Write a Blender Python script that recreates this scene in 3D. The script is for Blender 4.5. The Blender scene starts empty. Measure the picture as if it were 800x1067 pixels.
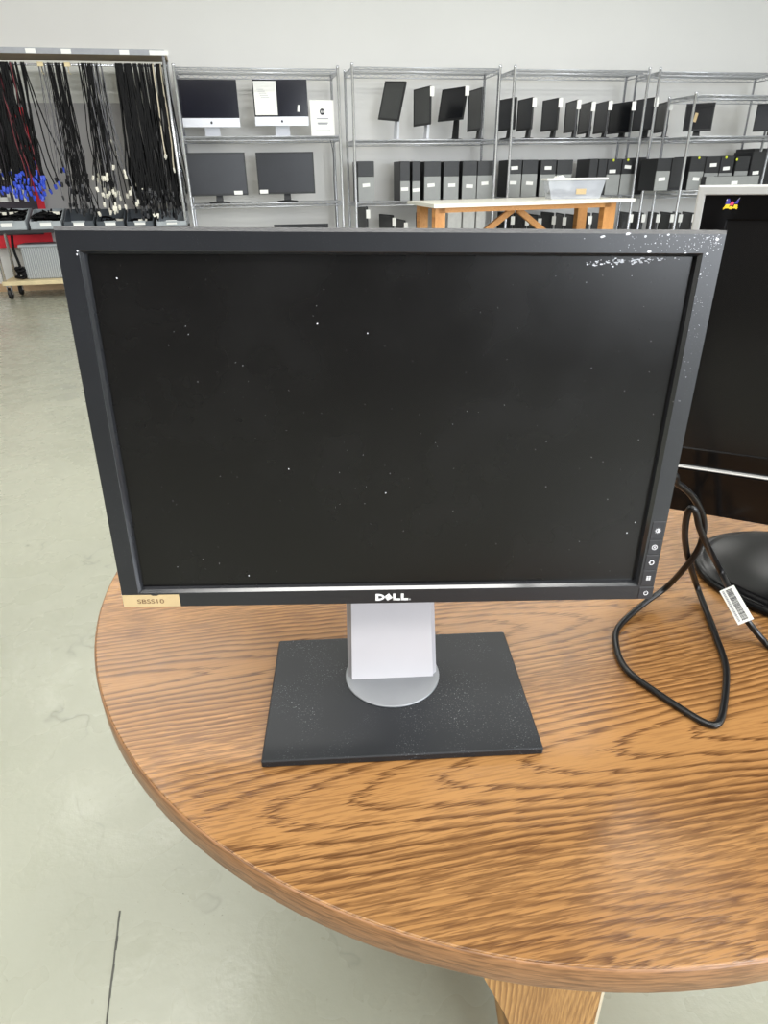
import bpy, math, random
import numpy as np
from mathutils import Vector, Matrix
random.seed(7)
SC = bpy.context.scene
COL = SC.collection
PI = math.pi

# ------------------------------------------------------------------ camera geometry
F, PITCH, ROLL, CX, CY = 688.344, .4676, -.0168, 400.0, 533.5
CAM = np.array([0, 0, 1.24])
_f = np.array([0, math.cos(PITCH), -math.sin(PITCH)])
_u = np.array([0, math.sin(PITCH), math.cos(PITCH)])
_r = np.array([1., 0, 0])
RM = np.array([math.cos(ROLL)*_r + math.sin(ROLL)*_u, -math.sin(ROLL)*_r + math.cos(ROLL)*_u, _f])

def ray(x, y): return RM.T @ np.array([(x-CX)/F, -(y-CY)/F, 1.])
def onz(x, y, z): d = ray(x, y); return CAM + d*((z-CAM[2])/d[2])
def ony(x, y, Y): d = ray(x, y); return CAM + d*(Y/d[1])
def onpl(x, y, o, n): d = ray(x, y); return CAM + d*(np.dot(np.asarray(o)-CAM, n)/np.dot(d, n))

# frame of the rack wall: u along the wall, w behind the rack fronts, z up
RA = math.radians(11.5)
EU = np.array([math.cos(RA), math.sin(RA), 0]); EW = np.array([-math.sin(RA), math.cos(RA), 0])
W0 = 9.2*math.cos(RA)
def RP(u, w, z): return EU*u + EW*(W0+w) + np.array([0, 0, z])
def rk(x, y, w=0):
    p = onpl(x, y, RP(0, w, 0), EW); return float(p @ EU), float(p[2])

cam = bpy.data.cameras.new('camera'); co = bpy.data.objects.new('camera', cam); COL.objects.link(co)
M = Matrix(((RM[0][0], RM[1][0], -RM[2][0]), (RM[0][1], RM[1][1], -RM[2][1]), (RM[0][2], RM[1][2], -RM[2][2])))
co.matrix_world = Matrix.Translation(CAM) @ M.to_4x4()
cam.sensor_fit = 'VERTICAL'; cam.sensor_height = 36; cam.lens = F/1067*36; cam.clip_start = .02
SC.camera = co

# ------------------------------------------------------------------ materials
def lin(c):
    return tuple((v/255/12.92 if v/255 <= .04045 else ((v/255+.055)/1.055)**2.4) for v in c) + (1,)

class NT:
    def __init__(s, name):
        s.m = bpy.data.materials.new(name); s.m.use_nodes = True; s.t = s.m.node_tree
        s.b = s.t.nodes['Principled BSDF']
    def n(s, typ, **kw):
        nd = s.t.nodes.new(typ)
        for k, v in kw.items():
            setattr(nd, k, v)
        return nd
    def set(s, sock, v):
        if hasattr(v, 'links') or isinstance(v, bpy.types.NodeSocket): s.t.links.new(v, sock)
        else: sock.default_value = v
    def math(s, op, a, b=0.0, c=None, clamp=False):
        nd = s.n('ShaderNodeMath', operation=op, use_clamp=clamp); s.set(nd.inputs[0], a); s.set(nd.inputs[1], b)
        if c is not None: s.set(nd.inputs[2], c)
        return nd.outputs[0]
    def coord(s, which='Object'): return s.n('ShaderNodeTexCoord').outputs[which]
    def sep(s, v):
        nd = s.n('ShaderNodeSeparateXYZ'); s.set(nd.inputs[0], v); return nd.outputs
    def comb(s, x, y, z=0.0):
        nd = s.n('ShaderNodeCombineXYZ')
        for i, v in enumerate((x, y, z)): s.set(nd.inputs[i], v)
        return nd.outputs[0]
    def noise(s, v, scale, detail=3, rough=.5, out='Fac'):
        nd = s.n('ShaderNodeTexNoise'); s.set(nd.inputs['Vector'], v); nd.inputs['Scale'].default_value = scale
        nd.inputs['Detail'].default_value = detail; nd.inputs['Roughness'].default_value = rough; return nd.outputs[out]
    def ramp(s, f, stops, interp='LINEAR'):
        nd = s.n('ShaderNodeValToRGB'); s.set(nd.inputs[0], f); e = nd.color_ramp.elements; nd.color_ramp.interpolation = interp
        while len(e) > 1: e.remove(e[0])
        e[0].position = stops[0][0]; e[0].color = stops[0][1]
        for p, c in stops[1:]:
            q = e.new(p); q.color = c
        return nd.outputs[0]
    def mix(s, f, a, b, mode='MIX'):
        nd = s.n('ShaderNodeMix', data_type='RGBA', blend_type=mode); s.set(nd.inputs[0], f); s.set(nd.inputs[6], a); s.set(nd.inputs[7], b); return nd.outputs[2]
    def bump(s, h, strength=.2, dist=.001):
        nd = s.n('ShaderNodeBump'); s.set(nd.inputs['Height'], h); nd.inputs['Strength'].default_value = strength; nd.inputs['Distance'].default_value = dist
        s.t.links.new(nd.outputs[0], s.b.inputs['Normal'])
    def base(s, v): s.set(s.b.inputs['Base Color'], v)
    def p(s, **kw):
        for k, v in kw.items(): s.set(s.b.inputs[k.replace('_', ' ')], v)
        return s.m

def g(v): return (v, v, v, 1)

def mat(name, rgb, rough=.5, metal=0, var=.06, scale=20, spec=.5, coat=0, bump=0):
    t = NT(name); c = lin(rgb)
    nz = t.noise(t.coord(), scale, 3)
    lo = tuple(max(0, x*(1-var)) for x in c[:3])+(1,); hi = tuple(min(1, x*(1+var)) for x in c[:3])+(1,)
    t.base(t.ramp(nz, [(.3, lo), (.7, hi)]))
    if bump: t.bump(t.noise(t.coord(), scale*30, 2), bump, .0006)
    t.p(Roughness=rough, Metallic=metal, Specular_IOR_Level=spec, Coat_Weight=coat)
    return t.m

def wood_mat(name, light, mid, dark, rot, off=(0, 0), rough=.33, ring=1.0, axes=(0, 1)):
    t = NT(name)
    mp = t.n('ShaderNodeMapping'); t.set(mp.inputs[0], t.coord()); mp.inputs['Rotation'].default_value = (0, 0, -rot); pass
    xyz = t.sep(mp.outputs[0]); X, Y = xyz[axes[0]], xyz[axes[1]]
    low = t.noise(t.comb(t.math('MULTIPLY', X, 1.6), t.math('MULTIPLY', Y, 3.0)), 1.0, 1)
    jag = t.noise(t.comb(t.math('MULTIPLY', X, 30), t.math('MULTIPLY', Y, 260)), 1.0, 2, .6)
    jag2 = t.noise(t.comb(t.math('MULTIPLY', X, 9), t.math('MULTIPLY', Y, 330)), 1.0, 2, .6)
    jag3 = t.noise(t.comb(t.math('MULTIPLY', X, 7), t.math('MULTIPLY', Y, 14)), 1.0, 2, .5)
    yw = t.math('ADD', t.math('ADD', Y, off[1]), t.math('MULTIPLY', t.math('SUBTRACT', low, .5), .03))
    yw = t.math('ADD', yw, t.math('MULTIPLY', t.math('SUBTRACT', jag, .5), .0032))
    yw = t.math('ADD', yw, t.math('MULTIPLY', t.math('SUBTRACT', jag3, .5), .012))
    hw, K = .105, .09
    pp = t.math('PINGPONG', yw, hw)
    sid = t.math('FLOOR', t.math('DIVIDE', t.math('ADD', yw, hw), 2*hw))
    xo = t.math('ADD', t.math('MULTIPLY_ADD', t.math('ABSOLUTE', sid), -1.08, .45), t.math('MULTIPLY', t.math('LESS_THAN', sid, -.5), -.5))
    xs = t.math('ADD', t.math('ADD', X, off[0]), t.math('MULTIPLY', t.math('SUBTRACT', jag2, .5), .10))
    dx = t.math('MULTIPLY', t.math('SUBTRACT', xs, xo), K)
    f = t.math('SQRT', t.math('ADD', t.math('ADD', t.math('MULTIPLY', pp, pp), t.math('MULTIPLY', dx, dx)), 1e-5))
    ph = t.math('ADD', t.math('MULTIPLY', f, 92*ring), t.math('MULTIPLY', t.math('MULTIPLY', f, f), 360*ring))
    gf = t.math('DIVIDE', t.math('SQRT', t.math('ADD', t.math('MULTIPLY', pp, pp), t.math('MULTIPLY', t.math('MULTIPLY', dx, dx), K*K*6))), f)
    grad = t.math('MAXIMUM', t.math('MULTIPLY', gf, t.math('MULTIPLY_ADD', f, 720*ring, 92*ring)), 12.0)
    saw = t.math('FRACT', ph)
    # distance in metres behind / ahead of each dark latewood line
    dist = t.math('DIVIDE', t.math('SUBTRACT', .8, saw), grad)
    back = t.math('SUBTRACT', 1.0, t.math('DIVIDE', dist, .0048), clamp=True)
    front = t.math('ADD', 1.0, t.math('DIVIDE', dist, .0016), clamp=True)
    ringm = t.math('MULTIPLY', back, front)
    fade = t.ramp(f, [(.0, g(1)), (.09, g(1)), (.125, g(.55)), (.22, g(.38))])
    patch = t.ramp(t.noise(t.comb(t.math('MULTIPLY', X, 3), t.math('MULTIPLY', Y, 9)), 1.0, 2), [(.35, g(.8)), (.6, g(1))])
    rm = t.math('MULTIPLY', t.math('MULTIPLY', ringm, fade), patch)
    pore = t.noise(t.comb(t.math('MULTIPLY', X, 26), t.math('MULTIPLY', Y, 430)), 1.0, 3, .6)
    pm = t.ramp(pore, [(.48, g(0)), (.58, g(1))])
    pm2 = t.math('MULTIPLY', pm, t.ramp(f, [(.05, g(.3)), (.10, g(.9))]))
    tone = t.noise(t.comb(t.math('MULTIPLY', X, 1.5), t.math('MULTIPLY', Y, 14)), 1.0, 3)
    c0 = t.ramp(tone, [(.3, lin(mid)), (.68, lin(light))])
    c1 = t.mix(t.math('MULTIPLY', pm2, .62), c0, lin(dark))
    c2 = t.mix(t.math('MULTIPLY', rm, .96), c1, lin(dark))
    t.base(c2)
    t.bump(t.math('ADD', pm2, t.math('MULTIPLY', rm, .5)), .12, .0006)
    t.p(Roughness=rough, Specular_IOR_Level=.5)
    return t.m

MT = {}
MT['oak'] = wood_mat('oak_laminate', (158, 116, 70), (139, 98, 55), (70, 40, 18), math.radians(11.5), (0, .375), .27)
MT['oak_edge'] = wood_mat('oak_edge_band', (160, 118, 80), (140, 98, 62), (76, 48, 24), 0, (0, 0), .4, 1.6, (0, 2))
MT['oak_panel'] = wood_mat('oak_panel_veneer', (186, 142, 86), (166, 122, 70), (122, 82, 42), 0, (0, .1), .42, 1.2, (2, 0))
MT['edge_pale'] = mat('panel_edge_pale', (205, 190, 165), .5)
MT['bench_wood'] = wood_mat('bench_pine', (222, 164, 98), (206, 146, 82), (176, 112, 58), 0, (0, 0), .45, .8, (2, 0))
MT['bench_rail'] = wood_mat('bench_pine_rail', (222, 164, 98), (206, 146, 82), (176, 112, 58), 0, (0, 0), .45, .8, (0, 2))
MT['ply'] = mat('dolly_plywood', (206, 190, 150), .6, 0, .12, 8)
MT['shelf_wood'] = mat('shelf_board_wood', (150, 132, 104), .6, 0, .12, 6)

def plastic_dusty(name, rgb, rough, speck=.12, spec=.5, sscale=900):
    t = NT(name); c = lin(rgb)
    co_ = t.coord()
    nz = t.noise(co_, 9, 4, .6)
    c0 = t.ramp(nz, [(.3, tuple(x*.9 for x in c[:3])+(1,)), (.7, tuple(x*1.15 for x in c[:3])+(1,))])
    sp = t.ramp(t.noise(co_, sscale, 2, .6), [(.62, g(0)), (.70, g(1))])
    area = t.ramp(t.noise(co_, 22, 3), [(.42, g(0)), (.7, g(1))])
    c1 = t.mix(t.math('MULTIPLY', t.math('MULTIPLY', sp, area), speck), c0, lin((200, 200, 205)))
    t.base(c1)
    t.bump(t.noise(co_, 1800, 2), .12, .0003)
    t.p(Roughness=rough, Specular_IOR_Level=spec)
    return t.m
MT['bezel'] = plastic_dusty('monitor_black_plastic', (28, 29, 33), .34, .10, .6)
MT['base_pl'] = plastic_dusty('stand_base_plastic', (25, 27, 30), .45, .3, .35, 620)
MT['lip'] = mat('glossy_bezel_lip', (36, 37, 40), .1, 0, .05, 40, .7)
MT['button'] = mat('button_plastic', (40, 40, 44), .4)
MT['icon'] = mat('icon_print', (215, 215, 218), .5)

def screen_mat():
    t = NT('matte_screen'); co_ = t.coord()
    x, y, z = t.sep(co_)
    nz = t.noise(co_, 7, 4, .6)
    smear = t.ramp(nz, [(.45, g(0)), (.8, g(1))])
    streak = t.ramp(t.noise(t.comb(t.math('MULTIPLY', x, 120), 0, t.math('MULTIPLY', z, 4)), 1.0, 3), [(.55, g(0)), (.75, g(1))])
    c = t.mix(t.math('MULTIPLY', smear, .22), lin((17, 16, 16)), lin((40, 39, 40)))
    c = t.mix(t.math('MULTIPLY', streak, .10), c, lin((12, 12, 12)))
    dust = t.ramp(t.noise(co_, 520, 2, .6), [(.71, g(0)), (.76, g(1))])
    area = t.ramp(t.noise(co_, 13, 3), [(.45, g(0)), (.7, g(1))])
    c = t.mix(t.math('MULTIPLY', t.math('MULTIPLY', dust, area), .4), c, lin((140, 140, 140)))
    t.base(c)
    t.set(t.b.inputs['Roughness'], t.ramp(nz, [(.3, g(.22)), (.75, g(.33))]))
    t.p(Specular_IOR_Level=.36)
    return t.m
MT['screen'] = screen_mat()
MT['silver_pl'] = mat('silver_stand_plastic', (176, 174, 178), .42, .35, .03, 30)
MT['white_panel'] = mat('stand_front_panel', (206, 203, 206), .3, .25, .02, 12)
MT['disc'] = mat('stand_swivel_disc', (136, 138, 141), .38, .35, .05, 30)
MT['logo_white'] = mat('logo_white_print', (226, 226, 226), .35)
MT['logo_grey'] = mat('logo_grey_print', (150, 150, 152), .4)
MT['tan'] = mat('tan_sticker', (190, 167, 126), .6, 0, .04, 60)
MT['tan_ink'] = mat('sticker_ink', (110, 84, 58), .6)
MT['speck'] = mat('white_scuff', (214, 214, 220), .7)
MT['cable'] = mat('black_cable_rubber', (13, 13, 14), .3, 0, .1, 60, .4)
MT['paper'] = mat('white_paper', (232, 232, 228), .6, 0, .02, 10)
MT['paper_grey'] = mat('grey_print', (150, 152, 156), .6)
MT['paper_dark'] = mat('dark_print', (44, 44, 50), .6)
MT['vs_silver'] = mat('silver_frame_plastic', (196, 195, 192), .35, .3, .02, 20)
MT['vs_gloss'] = mat('glossy_black_plastic', (12, 11, 11), .12, 0, .1, 9, .32)
MT['vs_base'] = mat('satin_black_plastic', (10, 10, 11), .22, 0, .1, 9, .18)
MT['vs_screen'] = mat('dark_lcd', (18, 17, 17), .22, 0, .25, 6, .4)
MT['yellow'] = mat('logo_yellow', (238, 200, 50), .5)
MT['blue'] = mat('logo_blue', (66, 58, 150), .5)
MT['red'] = mat('logo_red', (214, 70, 110), .5)
MT['chrome'] = mat('zinc_wire', (205, 207, 212), .3, .75, .04, 15)
MT['post'] = mat('chrome_post', (214, 216, 222), .25, .75, .03, 15)
MT['bgblack'] = mat('dark_monitor_plastic', (20, 21, 23), .45)
MT['bgscreen'] = mat('dark_monitor_screen', (36, 38, 44), .34, 0, .1, 5)
MT['bgscreen_dark'] = mat('darker_monitor_screen', (18, 19, 23), .25, 0, .1, 5)
MT['bgscreen_grey'] = mat('grey_monitor_screen', (60, 62, 62), .35, 0, .1, 5)
MT['navy_screen'] = mat('navy_glossy_screen', (10, 11, 26), .15, 0, .15, 4)
MT['alu'] = mat('aluminium', (214, 216, 222), .3, .3, .02, 10)
MT['tower_black'] = mat('tower_black_plastic', (30, 31, 33), .5)
MT['tower_grey'] = mat('tower_grey_plastic', (140, 142, 140), .5, 0, .04, 12)
MT['tower_side'] = mat('tower_side_metal', (34, 35, 38), .5)
MT['ydot'] = mat('yellow_dot', (206, 214, 60), .6)
MT['white_top'] = mat('white_bench_top', (232, 230, 218), .4, 0, .02, 6)
MT['bin'] = mat('grey_bin_plastic', (158, 164, 168), .4, 0, .05, 8)
MT['bindark'] = mat('dark_bin_plastic', (72, 78, 84), .4, 0, .08, 8)
MT['board'] = mat('grey_back_board', (186, 184, 184), .7, 0, .03, 2)
MT['white_board'] = mat('white_board', (228, 228, 222), .6, 0, .02, 2)
MT['grey_trim'] = mat('grey_shelf_edge', (150, 152, 158), .45)
MT['banner_black'] = mat('banner_charcoal_cloth', (66, 60, 66), .8, 0, .06, 9)
MT['banner_red'] = mat('banner_red_cloth', (222, 44, 58), .75, 0, .06, 7)
MT['caster'] = mat('caster_rubber', (24, 24, 25), .5)
MT['cable_black'] = mat('hanging_cable_black', (7, 7, 9), .6, 0, .06, 20, .2)
MT['cable_grey'] = mat('hanging_cable_grey', (92, 92, 96), .5)
MT['cable_beige'] = mat('hanging_cable_beige', (196, 186, 164), .5)
MT['cable_red'] = mat('hanging_cable_red', (92, 22, 32), .5)
MT['conn_blue'] = mat('connector_blue', (48, 74, 190), .45)
MT['conn_white'] = mat('connector_white', (226, 222, 208), .5)
MT['conn_black'] = mat('connector_black', (22, 22, 26), .45)
MT['wrap'] = mat('pale_box', (205, 206, 204), .5)

def clear_mat():
    t = NT('clear_plastic_tub'); t.base(lin((214, 218, 226)))
    t.p(Roughness=.25, Alpha=.4, Specular_IOR_Level=.5); return t.m
MT['clear'] = clear_mat()

def ribbed():
    t = NT('ribbed_grey_plastic'); x, y, z = t.sep(t.coord())
    s = t.math('SINE', t.math('MULTIPLY', t.math('ADD', x, y), 260.0))
    t.base(t.ramp(t.math('MULTIPLY_ADD', s, .5, .5), [(.2, lin((134, 138, 140))), (.7, lin((158, 162, 163)))]))
    t.bump(s, .5, .004); t.p(Roughness=.5); return t.m
MT['ribbed'] = ribbed()

def floor_mat():
    t = NT('painted_concrete'); co_ = t.coord()
    n1 = t.noise(co_, .9, 3, .45); n2 = t.noise(co_, 8, 3, .45)
    c = t.ramp(n1, [(.3, lin((138, 139, 125))), (.7, lin((157, 158, 143)))])
    c = t.mix(t.ramp(n2, [(.35, g(0)), (.85, g(.3))]), c, lin((146, 148, 136)))
    # dark pits
    pit = t.ramp(t.noise(co_, 130, 2, .5), [(.69, g(0)), (.75, g(1))])
    pita = t.ramp(t.noise(co_, 3.1, 3), [(.46, g(0)), (.66, g(1))])
    c = t.mix(t.math('MULTIPLY', t.math('MULTIPLY', pit, pita), .75), c, lin((70, 72, 66)))
    # scuffs: thin warped lines
    wv = t.n('ShaderNodeTexNoise'); t.set(wv.inputs['Vector'], co_); wv.inputs['Scale'].default_value = 2.3; wv.inputs['Detail'].default_value = 4
    ln = t.math('ABSOLUTE', t.math('SUBTRACT', wv.outputs['Fac'], .5))
    crack = t.ramp(ln, [(0, g(1)), (.006, g(0))])
    ca = t.ramp(t.noise(co_, 5.0, 3), [(.48, g(0)), (.64, g(1))])
    c = t.mix(t.math('MULTIPLY', t.math('MULTIPLY', crack, ca), .5), c, lin((96, 98, 90)))
    t.base(c)
    t.bump(t.math('ADD', t.noise(co_, 28, 4, .6), t.math('MULTIPLY', t.noise(co_, 4, 2), .5)), .16, .005)
    t.set(t.b.inputs['Roughness'], t.ramp(n2, [(.3, g(.2)), (.75, g(.38))]))
    t.p(Specular_IOR_Level=.42)
    return t.m
MT['floor'] = floor_mat()
MT['wall'] = mat('painted_wall', (218, 217, 214), .7, 0, .02, .6)
MT['wall_dark'] = mat('charcoal_wall', (74, 72, 72), .8)
MT['ceil'] = mat('ceiling_paint', (222, 222, 220), .8)
MT['trim'] = mat('baseboard_tan', (186, 156, 122), .6)
MT['crackm'] = mat('floor_crack_grime', (72, 72, 66), .8, 0, .3, 40)

# ------------------------------------------------------------------ mesh builder
class MB:
    def __init__(s): s.v = []; s.f = []; s.sm = []
    def add(s, vs, fs, smooth=False, mx=None):
        o = len(s.v)
        for p in vs:
            s.v.append(tuple(mx @ Vector(p)) if mx is not None else tuple(p))
        for f in fs: s.f.append(tuple(i+o for i in f)); s.sm.append(smooth)
        return s
    def box(s, x0, x1, y0, y1, z0, z1, mx=None, bev=0):
        if bev:
            b = bev
            rings = []
            for (z, i) in ((z0, b), (z0+b, 0), (z1-b, 0), (z1, b)):
                rings.append([(x0+i, y0+b, z), (x0+i+(b if False else 0), y0+i, z)] and
                             [(x0+i, y0+i+b, z), (x0+i+b, y0+i, z), (x1-i-b, y0+i, z), (x1-i, y0+i+b, z), (x1-i, y1-i-b, z), (x1-i-b, y1-i, z), (x0+i+b, y1-i, z), (x0+i, y1-i-b, z)])
            return s.loft(rings, True, True, False, mx)
        vs = [(x0, y0, z0), (x1, y0, z0), (x1, y1, z0), (x0, y1, z0), (x0, y0, z1), (x1, y0, z1), (x1, y1, z1), (x0, y1, z1)]
        return s.add(vs, [(0, 3, 2, 1), (4, 5, 6, 7), (0, 1, 5, 4), (1, 2, 6, 5), (2, 3, 7, 6), (3, 0, 4, 7)], False, mx)
    def loft(s, rings, cap0=True, cap1=True, smooth=False, mx=None):
        n = len(rings[0]); vs = [p for r in rings for p in r]; fs = []
        for k in range(len(rings)-1):
            for i in range(n):
                j = (i+1) % n; fs.append((k*n+i, k*n+j, (k+1)*n+j, (k+1)*n+i))
        s.add(vs, fs, smooth, mx)
        o = len(s.v)-len(vs)
        if cap0: s.f.append(tuple(o+i for i in reversed(range(n)))); s.sm.append(False)
        if cap1: s.f.append(tuple(o+(len(rings)-1)*n+i for i in range(n))); s.sm.append(False)
        return s
    def tube(s, pts, r, n=8, mx=None, caps=True):
        pts = [Vector(p) for p in pts]; rings = []
        t0 = (pts[1]-pts[0]).normalized(); up = Vector((0, 0, 1)) if abs(t0.z) < .9 else Vector((1, 0, 0))
        a = t0.cross(up).normalized()
        for i, p in enumerate(pts):
            t = (pts[min(i+1, len(pts)-1)]-pts[max(i-1, 0)]).normalized()
            a = (a - t*a.dot(t)).normalized(); b = t.cross(a)
            rr = r[i] if isinstance(r, (list, tuple)) else r
            rings.append([tuple(p + a*math.cos(2*PI*k/n)*rr + b*math.sin(2*PI*k/n)*rr) for k in range(n)])
        return s.loft(rings, caps, caps, n > 5, mx)
    def lathe(s, prof, n=32, mx=None, sx=1, sy=1, smooth=True):
        rings = [[(sx*r*math.cos(2*PI*k/n), sy*r*math.sin(2*PI*k/n), z) for k in range(n)] for r, z in prof]
        return s.loft(rings, True, True, smooth, mx)
    def prism(s, poly, y0, y1, mx=None):
        # poly in (x, z), extruded along y
        return s.loft([[(x, y0, z) for x, z in poly], [(x, y1, z) for x, z in poly]], True, True, False, mx)
    def build(s, name, m, parent=None):
        me = bpy.data.meshes.new(name); me.from_pydata(s.v, [], s.f); me.update()
        me.polygons.foreach_set('use_smooth', s.sm)
        import bmesh
        bm = bmesh.new(); bm.from_mesh(me); bmesh.ops.recalc_face_normals(bm, faces=bm.faces); bm.to_mesh(me); bm.free()
        me.materials.append(MT[m] if isinstance(m, str) else m)
        return link(name, me, parent)

def link(name, me, parent=None):
    o = bpy.data.objects.new(name, me); COL.objects.link(o); o.parent = parent; return o
def tag(o, label=None, cat=None, group=None, kind=None):
    if label: o['label'] = label
    if cat: o['category'] = cat
    if group: o['group'] = group
    if kind: o['kind'] = kind
    return o
def thing(name, label, cat, loc=(0, 0, 0), rz=0, group=None):
    o = bpy.data.objects.new(name, None); COL.objects.link(o); o.location = loc; o.rotation_euler = (0, 0, rz); o.empty_display_size = .05
    return tag(o, label, cat, group)
def rthing(name, label, cat, u, w, z, rz=0, group=None): return thing(name, label, cat, tuple(RP(u, w, z)), RA+rz, group)
def struct(o): o['kind'] = 'structure'; return o
def text(name, s, size, m, parent, loc, rot=(PI/2, 0, 0), align='CENTER', bold=0):
    c = bpy.data.curves.new(name, 'FONT'); c.body = s; c.size = size; c.align_x = align; c.align_y = 'CENTER'; c.extrude = .0001; c.offset = bold
    tmp = bpy.data.objects.new('tmp_text', c); COL.objects.link(tmp)
    me = bpy.data.meshes.new_from_object(tmp.evaluated_get(bpy.context.evaluated_depsgraph_get())); bpy.data.objects.remove(tmp)
    me.materials.clear(); me.materials.append(MT[m]); o = link(name, me, parent); o.location = loc; o.rotation_euler = rot; return o

def smooth_path(pts, k=6):
    P = [Vector(p) for p in pts]; out = []
    for i in range(len(P)-1):
        p0, p1, p2, p3 = P[max(i-1, 0)], P[i], P[i+1], P[min(i+2, len(P)-1)]
        for j in range(k):
            t = j/k
            out.append(.5*((2*p1)+(p2-p0)*t+(2*p0-5*p1+4*p2-p3)*t*t+(3*p1-p0-3*p2+p3)*t**3))
    out.append(P[-1]); return out

# ------------------------------------------------------------------ room
UL, UR, WF, WB, ZC = -7.5, 9.5, -13.5, .78, 4.1
def quadslab(name, m, pts, up):
    mb = MB(); a = [tuple(p) for p in pts]; b = [tuple(np.asarray(p)+np.asarray(up)) for p in pts]
    return struct(mb.loft([a, b]).build(name, m))
quadslab('floor', 'floor', [RP(UL, WF, 0), RP(UR, WF, 0), RP(UR, WB, 0), RP(UL, WB, 0)], (0, 0, -.1))
quadslab('ceiling', 'ceil', [RP(UL, WF, ZC), RP(UR, WF, ZC), RP(UR, WB, ZC), RP(UL, WB, ZC)], (0, 0, .1))
quadslab('wall_back', 'wall', [RP(UL, WB, 0), RP(UR, WB, 0), RP(UR, WB+.12, 0), RP(UL, WB+.12, 0)], (0, 0, ZC))
quadslab('wall_left', 'wall', [RP(UL-.12, WF, 0), RP(UL, WF, 0), RP(UL, WB, 0), RP(UL-.12, WB, 0)], (0, 0, ZC))
quadslab('wall_right', 'wall', [RP(UR, WF, 0), RP(UR+.12, WF, 0), RP(UR+.12, WB, 0), RP(UR, WB, 0)], (0, 0, ZC))
# front wall with a window opening: built from slabs around the opening
WU0, WU1, WZ0, WZ1 = 1.2, 8.9, .9, 3.4
mb = MB()
for (u0, u1, z0, z1) in ((UL, WU0, 0, ZC), (WU1, UR, 0, ZC), (WU0, WU1, 0, WZ0), (WU0, WU1, WZ1, ZC)):
    a = [RP(u0, WF-.12, z0), RP(u1, WF-.12, z0), RP(u1, WF, z0), RP(u0, WF, z0)]
    mb.loft([[tuple(p) for p in a], [tuple(p+np.array([0, 0, z1-z0])) for p in a]])
struct(mb.build('wall_front', 'wall_dark'))
mb = MB()
for k in range(5):
    u = WU0 + (WU1-WU0)*k/4
    mb.box(u-.03, u+.03, -.04, .04, WZ0, WZ1)
mb.box(WU0, WU1, -.04, .04, WZ0, WZ0+.06); mb.box(WU0, WU1, -.04, .04, WZ1-.06, WZ1)
wf = struct(mb.build('window_1', 'alu')); wf.location = tuple(RP(0, WF-.06, 0)); wf.rotation_euler = (0, 0, RA)
mb = MB(); mb.box(UL, UR, -.015, 0, 0, .1)
bb = struct(mb.build('baseboard_back', 'trim')); bb.location = tuple(RP(0, WB, 0)); bb.rotation_euler = (0, 0, RA)
# crack in the floor slab
pts = [onz(x, y, .0005) for x, y in [(124, 949), (122.5, 960), (121, 975), (119, 990), (117.5, 1005), (115, 1022), (113, 1040), (110, 1067), (107, 1100)]]
mb = MB()
for i in range(len(pts)-1):
    w0 = .0026+.0022*random.random(); w1 = .0022
    a, b = pts[i], pts[i+1]
    mb.box(0, 1, 0, 1, 0, 1, Matrix(((b[0]-a[0], w0, 0, a[0]), (b[1]-a[1], 0, 0, a[1]), (0, 0, .0006, .0002), (0, 0, 0, 1))))
struct(mb.build('trim_1', 'crackm'))['label'] = 'dark crack line in the painted floor'

# ------------------------------------------------------------------ round oak table
TC = (.1854, .8418); TR = .5745; TZ = .74
tb = thing('round_table', 'round oak laminate table carrying the two monitors', 'table', (TC[0], TC[1], 0))
N = 160
mb = MB(); mb.lathe([(TR-.0015, TZ-.004), (TR-.0015, TZ-.001), (TR-.003, TZ)], N); mb.build('tabletop', 'oak', tb)
mb = MB(); T2 = .0305
mb.lathe([(TR-.004, TZ-T2), (TR-.001, TZ-T2+.0015), (TR, TZ-T2+.004), (TR, TZ-.003), (TR-.0015, TZ-.0008), (TR-.0028, TZ-.0008), (TR-.0028, TZ-.004)], N)
eb = mb.build('edge_band', 'oak_edge', tb)
def panel(name, ang, L0, L1, slant0, slant1):
    mb = MB(); th = .028
    mx = Matrix.Rotation(ang, 4, 'Z')
    mb.prism([(L0, TZ-T2), (L1, TZ-T2), (L1+slant1, .0), (L0+slant0, .0)], -th/2, th/2, mx)
    return mb.build(name, 'oak_panel', tb)
# the panel whose outer end shows under the rim
pA = onz(632, 1038, .66)
pe = np.array([.2645, .455])
d = pe-np.array(TC); ang = math.atan2(d[1], d[0]); L = float(np.hypot(*d))
ANG1 = ang
mb = MB(); th = .03
e1 = Matrix.Rotation(math.radians(-14), 4, 'Z')
# broad pedestal panel facing the viewer, flaring towards the tabletop, and a cross panel behind it
px0, px1 = -.105, .075; py = .462-TC[1]
mb.prism([(-.205, TZ-T2), (.075, TZ-T2), (.075, 0), (.02, 0), (.0, .15), (-.043, .289)], py, py+th)
pp = mb.build('pedestal_panel', 'oak_panel', tb)
mb = MB(); mb.box(.075, .0785, py-.0005, py+th+.0005, 0, TZ-T2); mb.build('edge_strip', 'edge_pale', pp)
mb = MB(); mb.prism([(-.30, TZ-T2), (.30, TZ-T2), (.16, 0), (-.16, 0)], -th/2, th/2); mb.build('pedestal_panel', 'oak_panel', tb)
mb = MB(); mb.box(-th/2, th/2, py+th, .36, 0.02, TZ-T2); mb.build('pedestal_panel', 'oak_panel', tb)

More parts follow.
